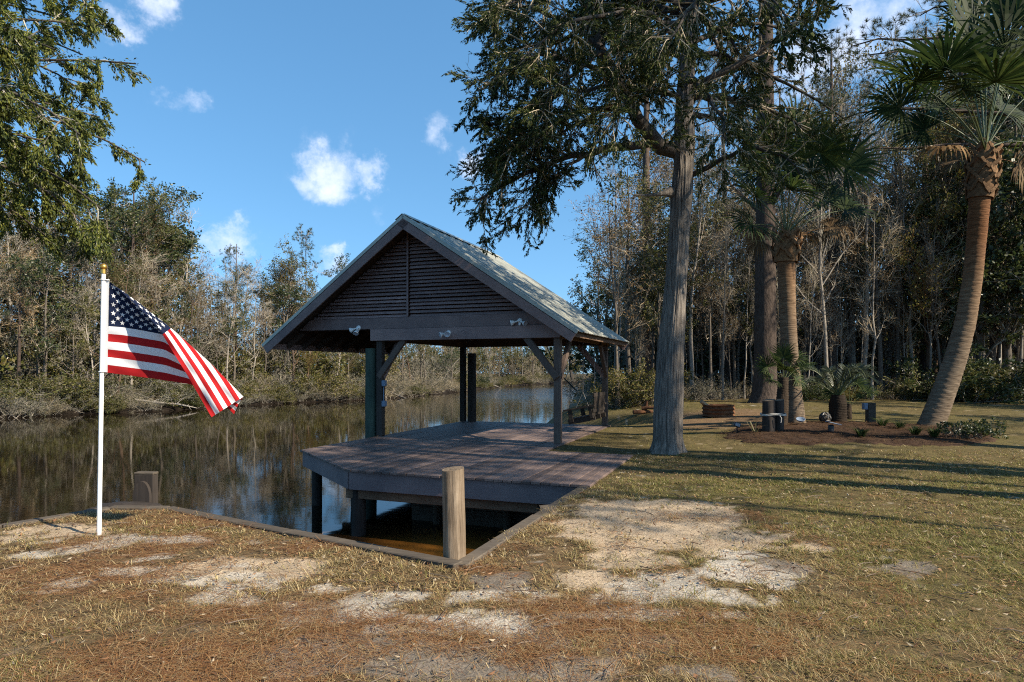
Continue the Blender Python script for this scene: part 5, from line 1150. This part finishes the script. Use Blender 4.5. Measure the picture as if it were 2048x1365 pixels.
# upright sabal palm
b1 = gp(1590, 848); Dp = b1[1]
g, o_, path = ring_trunk([(1592, 856, 46), (1590, 846, 40), (1587, 800, 35), (1582, 740, 32), (1578, 680, 31), (1575, 620, 31), (1573, 560, 33), (1572, 515, 35)], Dp)
palm = thing('sabal_palm', 'upright sabal palm with straight ringed trunk in the mulch bed', 'palm', tuple(o_)); g.build('trunk', M['palmbark'], palm, True)
PL = lambda p, dD=0: np.array(at(p[0], p[1], Dp+dD))-o_
boots(palm, PL((1572, 525)), PL((1573, 462)), 22*Dp/F, 18, r, .36)
for c_, dD, rad in (((1512, 395), -.4, 88), ((1690, 335), -.3, 92), ((1640, 415), -.8, 70), ((1560, 335), .3, 85), ((1660, 400), .7, 80), ((1530, 345), .9, 85), ((1605, 305), 1.0, 90), ((1505, 450), -1.0, 75), ((1640, 305), -.8, 85), ((1580, 380), -1.5, 80), ((1475, 355), .6, 80), ((1590, 265), .2, 85), ((1690, 420), .2, 70), ((1545, 300), -.5, 80), ((1625, 350), .1, 80), ((1500, 410), .9, 75)):
    fan_frond(PL((1573, 470), dD*.1), PL(c_, dD), rad*Dp/F, r, parent=palm)
for c_, dD, rad in (((1660, 455), -.2, 60), ((1520, 480), .2, 55), ((1615, 470), .5, 55)): fan_frond(PL((1573, 485), dD*.1), PL(c_, dD), rad*Dp/F, r, droop=1.5, parent=palm, mats=('boot', 'brownleaf'))
# leaning sabal palm
b2 = gp(1862, 855); Dp = b2[1]
g, o_, path = ring_trunk([(1856, 866, 52), (1862, 852, 47), (1885, 792, 42), (1910, 722, 39), (1930, 650, 36), (1945, 560, 34), (1953, 480, 34), (1960, 390, 37)], Dp)
palm = thing('sabal_palm', 'tall leaning curved sabal palm at the right of the lawn', 'palm', tuple(o_)); g.build('trunk', M['palmbark'], palm, True)
boots(palm, PL((1960, 398)), PL((1970, 290)), 23*Dp/F, 26, r, .38)
for c_, dD, rad in (((1832, 165), -.3, 125), ((1890, 140), -.8, 120), ((1950, 85), .3, 125), ((2010, 100), -.4, 125), ((2062, 185), 0, 115), ((1992, 165), -1.5, 115), ((1880, 215), .8, 95), ((2052, 285), .5, 100), ((1915, 50), .5, 115), ((2035, 35), -.2, 115), ((1960, 150), 1.2, 105), ((2085, 95), -.5, 110), ((1850, 260), 1.0, 80), ((1925, 180), -1.2, 100), ((2000, 220), 1.2, 100), ((1800, 215), .5, 90), ((1975, 20), .8, 110)):
    fan_frond(PL((1970, 300), dD*.1), PL(c_, dD), rad*Dp/F, r, parent=palm, pw_=.02)
for c_, dD, rad in (((1890, 300), -.2, 80), ((2040, 330), .2, 75), ((1915, 320), .6, 70)): fan_frond(PL((1968, 320), dD*.1), PL(c_, dD), rad*Dp/F, r, droop=1.5, parent=palm, mats=('boot', 'brownleaf'))
# small fan palm in front of the upright one
b3 = gp(1562, 850); Dp = b3[1]-.3
g, o_, path = ring_trunk([(1562, 852, 24), (1563, 820, 26), (1565, 790, 22), (1567, 755, 18)], Dp, 18, .03, 60, .12)
palm = thing('windmill_palm', 'small dark-trunked fan palm tucked against the upright sabal palm', 'palm', tuple(o_)); g.build('trunk', M['darkfibre'], palm, True)
for c_, dD, rad in (((1535, 735), -.1, 34), ((1600, 735), .1, 34), ((1567, 715), 0, 36), ((1550, 720), -.3, 34), ((1590, 718), .3, 34), ((1545, 760), -.2, 28), ((1592, 760), .1, 28), ((1570, 740), -.4, 32)):
    fan_frond(PL((1567, 765)), PL(c_, dD), rad*Dp/F, r, 30, .25, parent=palm, pw_=.008)
# feather palm and its small companion
def feather(base, az, L, rise, r, parent, mats=('petiole', 'palmgrey'), n=34, ll=.26):
    s = np.linspace(0, 1, 12)[:, None]; dirh = np.array([math.cos(az), math.sin(az), 0]); P = np.array(base)+dirh*L*s*(1-.15*s)+np.array([0, 0, 1])*(rise*np.sin(s*2.2)-.12*L*s**2)
    g = Geo(); g.tubes(P, np.linspace(.016, .004, 12), 5); t_ = np.linspace(.15, .99, n)
    for sg in (-1, 1):
        p, tan = along(np.repeat(P[None], n, 0), t_); sd = norm(np.cross(tan, np.array([0, 0, 1.])))*sg; d = norm(sd*.8+tan*.55+np.array([0, 0, .35])+r.normal(0, .08, (n, 3)))
        g.leaves(p, d, np.cross(d, tan), ll*(1-.55*np.abs(t_-.45)*1.6), .022, 1)
    g.build('frond', [M[mats[0]], M[mats[1]]], parent)
b4 = gp(1675, 846); Dp = b4[1]
g, o_, path = ring_trunk([(1675, 852, 36), (1675, 830, 34), (1676, 808, 32), (1676, 790, 24)], Dp, 20, .04, 60, .16)
palm = thing('feather_palm', 'squat grey-green feather palm on a thick dark trunk in the mulch bed', 'palm', tuple(o_)); g.build('trunk', M['darkfibre'], palm, True)
for i in range(17): feather(PL((1676, 795)), i*2.4+.3, r.uniform(.75, 1.15), r.uniform(.35, .8), r, palm)
b5 = gp(1697, 842); Dp = b5[1]+.4
g, o_, path = ring_trunk([(1697, 846, 14), (1696, 825, 14), (1698, 808, 9)], Dp, 14, .03, 40, .12)
palm = thing('young_fan_palm', 'small bright green fan palm behind the squat feather palm', 'palm', tuple(o_)); g.build('trunk', M['darkfibre'], palm, True)
for c_, dD, rad in (((1680, 770), .1, 28), ((1715, 768), .2, 30), ((1700, 755), 0, 30), ((1735, 785), .1, 26), ((1665, 785), .3, 24), ((1720, 795), -.2, 24)):
    fan_frond(PL((1698, 815)), PL(c_, dD), rad*Dp/F, r, 26, .2, parent=palm, pw_=.006)

# ================================================================== PLANTING BED
bed_px = [(1428, 868), (1450, 882), (1520, 890), (1600, 893), (1700, 884), (1780, 888), (1860, 894), (1940, 893), (1990, 880), (1970, 862), (1900, 850), (1820, 848), (1720, 846), (1620, 844), (1540, 846), (1470, 858)]
bed = np.array([gp(*p)[:2] for p in bed_px]); lo = bed.min(0)-.3; hi = bed.max(0)+.3
xs = np.arange(lo[0], hi[0], .07); ys = np.arange(lo[1], hi[1], .09); X, Y = np.meshgrid(xs, ys); x = X.ravel(); y = Y.ravel()
bd, _, _ = seg_dist(x.copy(), y.copy(), bed, True); bi = inside(x, y, bed); edge = np.where(bi, bd, -bd)+(fbm(x*1.6, y*1.6, 4)-.5)*.9
zb = gz(x, y)+np.where(edge > 0, .01+.05*sstep(0, .7, edge)+(fbm(x*6, y*6, 3)-.5)*.06, -.08)
I = np.arange(x.size).reshape(X.shape); q = np.stack([I[:-1, :-1], I[:-1, 1:], I[1:, 1:], I[1:, :-1]], -1).reshape(-1, 4); q = q[(edge[q] > 0).any(1)]
us = np.unique(q); rm = np.zeros(x.size, int); rm[us] = np.arange(us.size); nb_ = fbm(x*3, y*3, 4)[:, None]
tag(Geo().add(np.stack([x, y, zb], 1)[us], q=rm[q], col=(np.array((.052, .031, .020))*(.5+1.0*nb_))[us]).build('mulch_bed', M['ground'], smooth=True), kind='structure')
def bedz(x_, y_):
    e = float(seg_dist(np.array([x_]), np.array([y_]), bed, True)[0][0]); e = e if inside(np.array([x_]), np.array([y_]), bed)[0] else -1
    return float(gz(np.float64(x_), np.float64(y_)))+(.01+.05*float(sstep(0, .7, e)) if e > 0 else 0)
def on_bed(px, py): p = gp(px, py); return (p[0], p[1], bedz(p[0], p[1]))
# short pilings roped together
q1 = on_bed(1538, 868); s_ = q1[1]/F
h_ = 62*s_
wood_pile('short_piling', 'thicker short grey piling of the roped pair in the mulch bed', 'piling', (q1[0], q1[1], q1[2]-.05), (q1[0]-.01, q1[1], q1[2]+h_), 12.5*s_, 12*s_, M['darkpile'], 20, None, .02)
wood_pile('short_piling', 'thinner short grey piling of the roped pair in the mulch bed', 'piling', (q1[0]+22*s_, q1[1]+.05, q1[2]-.05), (q1[0]+22*s_, q1[1]+.05, q1[2]+h_*1.0), 9.5*s_, 9*s_, M['darkpile'], 20, None, .02)
rp = thing('rope_lashing', 'pale rope tied round the pair of short pilings', 'rope', (q1[0]+8*s_, q1[1], q1[2]+h_*.52))
for dz in (0, .025):
    a = np.linspace(0, 2*np.pi, 30); ring = np.stack([(25*np.cos(a)+1)*s_, (15*np.sin(a))*s_, dz+.012*np.sin(a*3)], 1); ring[:, 1] += .015
    Geo().tubes(ring, np.full(30, .012), 6).build('rope_turn', M['rope'], rp, True)
Geo().tubes(np.array([[6*s_, -.2, 0], [9*s_, -.21, -.06], [8*s_, -.2, -.16]]), np.array([.011]*3), 6).build('rope_end', M['rope'], rp, True)
# garden lights
q2 = on_bed(1474, 866); sp_ = thing('garden_spotlight', 'small black garden spotlight at the left end of the mulch bed', 'light', q2)
Geo().tubes(np.array([[0, 0, -.05], [0, 0, .10]]), np.array([.015, .015]), 8).build('stake', M['black'], sp_); Geo().box((0, 0, .14), (.15, .10, .10), np.array([[.94, 0, -.34], [0, 1, 0], [.34, 0, .94]]), 0, .015).build('lamp_housing', M['black'], sp_)
Geo().box((0.0, -.052, .145), (.11, .008, .07), np.array([[.94, 0, -.34], [0, 1, 0], [.34, 0, .94]]), 0, .002).build('lens', M['glass'], sp_)
q2 = on_bed(1662, 872); sp_ = thing('solar_garden_light', 'black solar garden light with tilted blue-grey panel in the mulch bed', 'light', q2)
v_, q_ = lathe([(0, 0), (.07, 0), (.055, .06), (.065, .12), (.05, .17), (0, .18)], 16); Geo().add(v_, q=q_).build('lamp_body', M['black'], sp_, True)
Geo().box((.04, -.02, .21), (.27, .20, .016), np.array([[.97, 0, -.22], [0, 1, .0], [.22, 0, .97]]), 0, .004).build('solar_panel', M['bluebox'], sp_)
q2 = on_bed(1592, 852); sp_ = thing('plastic_saucer', 'crumpled pale blue plastic saucer at the foot of the upright palm', 'saucer', (q2[0], q2[1]-.25, q2[2]), .4)
v_, q_ = lathe([(0, .01), (.075, .012), (.10, .04), (.104, .04), (.078, .0), (0, -.005)], 20); v_ = v_@np.array([[1, 0, .25], [0, 1, .3], [-.25, -.3, 1]])+[0, 0, .09]; Geo().add(v_, q=q_).build('dish', M['bluebox'], sp_, True)
q2 = on_bed(1650, 848); sp_ = thing('lattice_ball', 'black and white patterned ball beside the squat feather palm', 'ball', q2)
v_, t_ = icosphere(.125, 3); Geo().add(v_+[0, 0, .12], t=t_).build('white_core', M['cap'], sp_, True)
import bmesh as _bm
bm = _bm.new(); _bm.ops.create_icosphere(bm, subdivisions=1, radius=.128); g = Geo()
for e in bm.edges:
    p0, p1 = np.array(e.verts[0].co), np.array(e.verts[1].co); mm_ = norm(p0+p1)*.128
    g.tubes(np.array([p0, mm_, p1])+[0, 0, .12], np.array([.017]*3), 5)
bm.free(); g.build('black_lattice', M['black'], sp_)
q2 = on_bed(1741, 846); s_ = q2[1]/F; po = thing('utility_post', 'short grey utility post with a small box on its left side', 'post', q2)
Geo().box((0, 0, 20*s_-.05), (15*s_, 13*s_, 40*s_+.1), None, 0, .008).build('post', M['cap'], po); Geo().box((-12*s_, -.02, 33*s_), (9*s_, 8*s_, 13*s_), None, 0, .008).build('electrical_box', M['bluebox'], po); Geo().box((-12*s_, -.075, 33*s_), (7*s_, .012, 10*s_), None, 0, .003).build('box_cover', M['bluebox'], po)
# bed plants
def clump(px, py, n, ln, label, m='palmleaf', name='grassy_clump'):
    p = on_bed(px, py); o = thing(name, label, 'plant', p); n1 = n; az = r.uniform(0, 6.28, n1); d = norm(np.column_stack([np.cos(az)*.6, np.sin(az)*.6, np.ones(n1)])); b = np.column_stack([np.cos(az), np.sin(az), np.zeros(n1)])*r.uniform(0, .07, (n1, 1))
    L = ln*r.uniform(.6, 1.15, n1)[:, None]; m1 = b+d*L*.5; d2 = norm(d+np.column_stack([np.cos(az), np.sin(az), -.6*np.ones(n1)])*.9); m2 = m1+d2*L*.5; w_ = np.column_stack([-np.sin(az), np.cos(az), np.zeros(n1)])*.008
    v = np.stack([b-w_, b+w_, m1+w_*1.1, m1-w_*1.1, m2], 1).reshape(-1, 3); bb = (np.arange(n1)*5)[:, None]
    Geo().add(v, q=bb+np.array([0, 1, 2, 3]), t=bb+np.array([3, 2, 4])).build('blades', M[m], o)
for px_, py_, n_, ln_, lab in ((1722, 878, 70, .34, 'grassy clump right of the solar light in the mulch bed'), (1765, 858, 60, .34, 'grassy clump just right of the utility post'), (1830, 876, 80, .32, 'grassy clump at the left foot of the leaning palm'), (1868, 880, 80, .32, 'grassy clump in front of the leaning palm'), (1800, 862, 50, .28, 'grassy clump between utility post and leaning palm')): clump(px_, py_, n_, ln_, lab)
clump(1512, 872, 14, .5, 'dry pale palm leaf lying left of the roped pilings', 'greyscrub', 'dead_palm_leaf')
def low_bush(px, py, H, W, label, leafm='oliveleaf', stems=26, nl=9):
    p = on_bed(px, py); o = thing('low_bush', label, 'bush', p); n = 5; b = np.column_stack([r.uniform(-W, W, stems), r.uniform(-W*.4, W*.4, stems), np.zeros(stems)]); d = norm(np.column_stack([r.normal(0, .7, (stems, 2)), np.ones(stems)])); pts = [b]
    for k_ in range(n-1): d = norm(d+r.normal(0, .2, (stems, 3))); b = b+d*H*.27*r.uniform(.5, 1.2, (stems, 1)); pts.append(b)
    P = np.stack(pts, 1); R_ = np.tile(np.linspace(.007, .003, n), (stems, 1)); Geo().tubes(P, R_, 4).build('stem', M['greybark'], o); gc_ = Geo(); P2, R2 = spawn(P, R_, 4, .3, 1, .8, H*.4, 3, .2, (0, 0, .1), .7, r, .003); gc_.tubes(P2, R2, 3); put_leaves(gc_, P2, nl, .055, .03, r, mi=1, jit=.01); gc_.build('foliage', [M['twig'], M[leafm]], o)
low_bush(1925, 880, .34, .5, 'sparse leafy low bush right of the leaning palm', 'broadleaf', 34); low_bush(1965, 872, .36, .4, 'smaller sparse low bush at the right end of the mulch bed', 'broadleaf', 20)
# fire ring and firewood
q2 = gp(1437, 832); s_ = q2[1]/F; fr = thing('fire_ring', 'rusty corrugated steel fire ring on the lawn', 'fire ring', q2)
prof = [(31*s_*(1+.035*math.cos(z_*2*math.pi/(7.4*s_))), z_) for z_ in np.linspace(0, 22*s_, 40)]; prof += [(p[0]-.02, p[1]) for p in prof[::-1]]
v_, q_ = lathe(prof, 48); Geo().add(v_, q=q_).build('steel_wall', M['rust'], fr, True); v_, q_ = lathe([(0, .05), (28*s_, .04)], 24); Geo().add(v_, q=q_).build('ash_bed', M['darkfibre'], fr)
def logs(name, label, a, b, rad, m=M['log']):
    a = np.array(a); b = np.array(b); o = thing(name, label, 'log', tuple((a+b)/2)); c_ = (a+b)/2; P = np.array([a, a*.6+b*.4+r.normal(0, .015, 3), b])-c_; Geo().tubes(P, np.array([rad, rad*.95, rad*.8]), 9, cap=True).build('log', m, o, True)
top_ = np.array(q2); logs('leaning_log', 'pale split log leaning out of the fire ring', top_+[-36*s_, -.05, 29*s_], top_+[-6*s_, .1, 12*s_], .055)
q2 = gp(1285, 842); logs('firewood_log', 'reddish log lying left of the cedar trunk', np.array(q2)+[-.30, 0, .07], np.array(q2)+[.35, .12, .07], .07, M['rust']); logs('firewood_log', 'reddish log lying across the other log left of the cedar trunk', np.array(q2)+[-.02, .05, .18], np.array(q2)+[.42, -.08, .20], .06, M['rust']); logs('firewood_log', 'short upright log piece left of the cedar trunk', np.array(q2)+[.12, .12, .05], np.array(q2)+[.16, .12, .42], .06, M['rust'])

# ================================================================== GRASS, STRAW AND LITTER
rg = np.random.default_rng(77)
def scatter(n, y0, y1, x0=None, x1=None):
    """even over ground area inside the view wedge and on the land"""
    y = np.sqrt(rg.uniform(y0**2, y1**2, n)); x = y*rg.uniform(-.86, .86, n); m = inside(x, y, LP); return x[m], y[m]
deck_poly = np.array([uv(*p) for p in ((-4.5, -2.8), (-2.06, -4.7), (1.8, -4.7), (1.8, -1.3), (.1, -1.3), (.1, 4.8), (-4.5, 4.8))])
def keep_off(x, y):
    k = ~inside(x, y, deck_poly)
    d, _, _ = seg_dist(x.copy(), y.copy(), np.array([LP[1], wallA, wallB, wallC, wallE, wallP]), False); k &= (d > .07) | (rg.random(len(x)) < .45)
    return k & ~(inside(x, y, bed) & (rg.random(len(x)) < .9))
def blades(n, y0, y1, ln, wd, dens_pow=1.0, seed=0, lie=1.2, far=False):
    x, y = scatter(n, y0, y1); k = keep_off(x, y); x, y = x[k], y[k]
    sand, white, grey, straw, green = ground_masks(x, y); patchy = sstep(.40, .60, fbm(x*.75+51, y*.75+13, 4)); bare = np.maximum(np.maximum(sstep(.2, .55, sand), sstep(.2, .55, white)), .85*sstep(.2, .6, grey))
    tuft = fbm(x*3.2+seed, y*3.2, 3); dens = (1-.92*bare)*(.22+1.2*sstep(.38, .68, tuft))*(1-.55*sstep(.4, .8, straw))*(.45+.65*patchy)
    k = rg.random(len(x)) < dens; x, y, green, straw, tuft = x[k], y[k], green[k], straw[k], tuft[k]; m = len(x)
    z = gz(x, y)+.015*(fbm(x*4, y*4, 3)-.5)*2*(y < 12)-.01
    az = rg.uniform(0, 6.28, m); el = rg.uniform(.1, 1.0, m)/lie; d = norm(np.column_stack([np.cos(az), np.sin(az), el*1.2])); L = ln*rg.uniform(.5, 1.4, m)[:, None]
    w_ = np.column_stack([-np.sin(az), np.cos(az), np.zeros(m)])*wd*rg.uniform(.6, 1.3, (m, 1))
    b = np.column_stack([x, y, z]); m1 = b+d*L*.55; d2 = norm(d+np.column_stack([np.cos(az), np.sin(az), -rg.uniform(.2, 1.2, m)])*.55); tip = m1+d2*L*.5
    isg = rg.random(m) < np.clip(green*.95+.12*(tuft > .6)-.25*straw, 0, .8)
    dry = np.array([(.34, .245, .110), (.255, .172, .075), (.48, .375, .195), (.145, .092, .042), (.20, .105, .042)])[rg.choice(5, m, p=[.3, .28, .17, .15, .10])]
    gr = np.array([(.135, .124, .028), (.21, .175, .048), (.085, .092, .020), (.29, .235, .078)])[rg.choice(4, m, p=[.3, .3, .2, .2])]
    col = np.where(isg[:, None], gr, dry)*rg.uniform(.75, 1.2, (m, 1))
    v = np.stack([b-w_, b+w_, m1+w_*.8, m1-w_*.8, tip], 1).reshape(-1, 3); bb = (np.arange(m)*5)[:, None]
    if far: v = np.stack([b-w_, b+w_, tip], 1).reshape(-1, 3); bb = (np.arange(m)*3)[:, None]; return v, None, bb+np.arange(3), np.repeat(col, 3, 0)
    return v, bb+np.array([0, 1, 2, 3]), bb+np.array([3, 2, 4]), np.repeat(col, 5, 0)
g = Geo()
for args in ((150000, 2.0, 4.6, .066, .0016, 1, 1, 1.15), (150000, 4.6, 7.5, .064, .0026, 1, 2, 1.2), (110000, 7.5, 12, .065, .0045, 1, 3, 1.3)):
    v, q, t, c = blades(*args); g.add(v, q=q, t=t, col=c)
v, q, t, c = blades(150000, 12, 27, .075, .009, 1, 4, 1.3, True); g.add(v, t=t, col=c)
# tussocks: matted clumps of longer dry blades
x, y = scatter(5200, 2.0, 9.5); k_ = keep_off(x, y); x, y = x[k_], y[k_]; sa, wh, gy, st, gn = ground_masks(x, y); k_ = rg.random(len(x)) < np.clip(1.05-1.25*np.maximum(sstep(.2, .5, sa), np.maximum(sstep(.25, .5, wh), .8*sstep(.25, .5, gy)))-.75*sstep(.35, .65, st), .09, 1)*(.25+1.1*sstep(.38, .62, fbm(x*.9+31, y*.9, 3)))
x, y, gn = x[k_], y[k_], gn[k_]; nb2 = 26; ii = np.repeat(np.arange(len(x)), nb2); m = len(ii); off = rg.normal(0, .035, (m, 2))*rg.uniform(.4, 1.5, (len(x), 1))[ii]; bx_ = x[ii]+off[:, 0]; by_ = y[ii]+off[:, 1]
az = np.arctan2(off[:, 1], off[:, 0])+rg.normal(0, .9, m); el = rg.uniform(.05, 1.3, m); d = norm(np.column_stack([np.cos(az), np.sin(az), el])); L = (rg.uniform(.04, .12, m)*rg.uniform(.7, 1.2, len(x))[ii])[:, None]
wv2 = np.column_stack([-np.sin(az), np.cos(az), np.zeros(m)])*(np.where(by_ < 4.5, .0015, .0024)*rg.uniform(.7, 1.3, m))[:, None]; b = np.column_stack([bx_, by_, gz(bx_, by_)-.005]); m1 = b+d*L*.5; d2 = norm(d+np.column_stack([np.cos(az), np.sin(az), -rg.uniform(.3, 1.6, m)])*.7); tip = m1+d2*L*.55
tc_ = np.array([(.35, .26, .120), (.26, .182, .080), (.50, .40, .215), (.16, .105, .048), (.205, .190, .050), (.125, .132, .032)]); isg = rg.random(m) < np.clip(gn*.95, .05, .7)[ii]
col = np.where(isg[:, None], tc_[rg.choice([4, 5], m)], tc_[rg.choice(4, m, p=[.35, .3, .2, .15])])*rg.uniform(.7, 1.15, (m, 1)); v = np.stack([b-wv2, b+wv2, m1+wv2*.8, m1-wv2*.8, tip], 1).reshape(-1, 3); bb = (np.arange(m)*5)[:, None]; g.add(v, q=bb+np.array([0, 1, 2, 3]), t=bb+np.array([3, 2, 4]), col=np.repeat(col, 5, 0))
go = g.build('grass', M['grass']); tag(go, 'thin dry and green winter grass over the sandy lawn', 'grass', kind='stuff')
# pine straw lying flat
def straw_litter(n, y0, y1, ln, wd, only_bed=False):
    x, y = scatter(n, y0, y1)
    if only_bed: k = inside(x, y, bed); x, y = x[k], y[k]; k = np.ones(len(x), bool)
    else:
        k = keep_off(x, y); x, y = x[k], y[k]; sand, white, grey, straw, green = ground_masks(x, y)
        k = rg.random(len(x)) < np.clip(.10+1.0*sstep(.15, .6, straw)-.10*sstep(.3, .6, sand), .05, 1)*(1-.6*green)
    x, y = x[k], y[k]; m = len(x); z = (gz(x, y)+.012 if not only_bed else np.array([bedz(a_, b_) for a_, b_ in zip(x, y)])+.02)+rg.uniform(0, .012, m)
    az = rg.uniform(0, 6.28, m); d = np.column_stack([np.cos(az), np.sin(az), rg.normal(0, .10, m)]); L = ln*rg.uniform(.5, 1.3, m)[:, None]; w_ = np.column_stack([-np.sin(az), np.cos(az), np.zeros(m)])*wd
    b = np.column_stack([x, y, z]); v = np.stack([b-w_, b+w_, b+d*L+w_*.5, b+d*L-w_*.5], 1).reshape(-1, 3)
    col = np.array([(.26, .12, .045), (.33, .17, .065), (.19, .085, .04), (.36, .24, .12), (.13, .075, .045)])[rg.choice(5, m, p=[.24, .22, .18, .26, .10])]*rg.uniform(.7, 1.15, (m, 1))
    return v, (np.arange(m)*4)[:, None]+np.arange(4), np.repeat(col, 4, 0)
g = Geo()
for args in ((60000, 2.0, 4.6, .11, .0014), (60000, 4.6, 8, .11, .002), (14000, 8, 13, .12, .003)):
    v, q, c = straw_litter(*args); g.add(v, q=q, col=c)
tag(g.build('pine_straw', M['grass']), 'rust brown pine straw strewn over the bare ground', 'pine straw', kind='stuff')
v, q, c = straw_litter(90000, 10, 19, .12, .004, True); tag(Geo().add(v, q=q, col=c*.40).build('mulch_straw', M['grass']), 'dark pine straw mulch covering the palm bed', 'mulch', kind='stuff')
# fallen leaves, bark bits and twigs
x, y = scatter(6500, 2.1, 12); k = keep_off(x, y); x, y = x[k], y[k]; m = len(x); g = Geo(); p = np.column_stack([x, y, gz(x, y)+.02]); d = norm(np.column_stack([rg.normal(size=(m, 2)), rg.normal(0, .25, m)]))
cl_ = np.array([(.20, .10, .05), (.30, .17, .09), (.12, .075, .05), (.38, .30, .20)])[rg.choice(4, m)]
g.leaves(p, d, np.cross(d, [0, 0, 1.])+rg.normal(0, .3, (m, 3)), rg.uniform(.025, .06, m), rg.uniform(.010, .028, m), 0, cl_, .12); tag(g.build('leaf_litter', M['grass']), 'scattered brown fallen leaves on the lawn', 'leaves', kind='stuff')
g = Geo(); x, y = scatter(420, 2.1, 9); k = keep_off(x, y); x, y = x[k], y[k]; m = len(x); az = rg.uniform(0, 6.28, m); L = rg.uniform(.06, .28, m); b = np.column_stack([x, y, gz(x, y)+.012])
P = np.stack([b, b+np.column_stack([np.cos(az)*L*.5, np.sin(az)*L*.5, np.full(m, .01)])+rg.normal(0, .008, (m, 3)), b+np.column_stack([np.cos(az)*L, np.sin(az)*L, np.full(m, .004)])], 1); cc = np.array([(.12, .08, .055), (.20, .15, .11)])[rg.choice(2, m)]
g.tubes(P, np.tile([.004, .0035, .002], (m, 1)), 4, col=np.repeat(cc, 12, 0)); tag(g.build('fallen_twigs', M['grass']), 'small fallen twigs scattered over the foreground', 'twigs', kind='stuff')

# things of one kind side by side: say which one, counted from the left of the view
from collections import defaultdict
by_label = defaultdict(list)
for o in COL.objects:
    if o.parent is None and 'label' in o.keys() and 'group' in o.keys(): by_label[o['label']].append(o)
for lab, os_ in by_label.items():
    if len(os_) < 2: continue
    os_.sort(key=lambda o: o.location.x/max(o.location.y, .1))
    n = len(os_); nth = ('leftmost', 'second-from-left', 'third-from-left', 'fourth-from-left', 'fifth-from-left', 'sixth-from-left', 'seventh-from-left', 'eighth-from-left', 'ninth-from-left', 'tenth-from-left', 'eleventh-from-left', 'twelfth-from-left', 'thirteenth-from-left', 'fourteenth-from-left')
    for k, o in enumerate(os_):
        if n == 2: o['label'] = ('left-hand ', 'right-hand ')[k]+lab
        elif k == n-1: o['label'] = 'rightmost '+lab
        elif k < len(nth): o['label'] = nth[k]+' '+lab
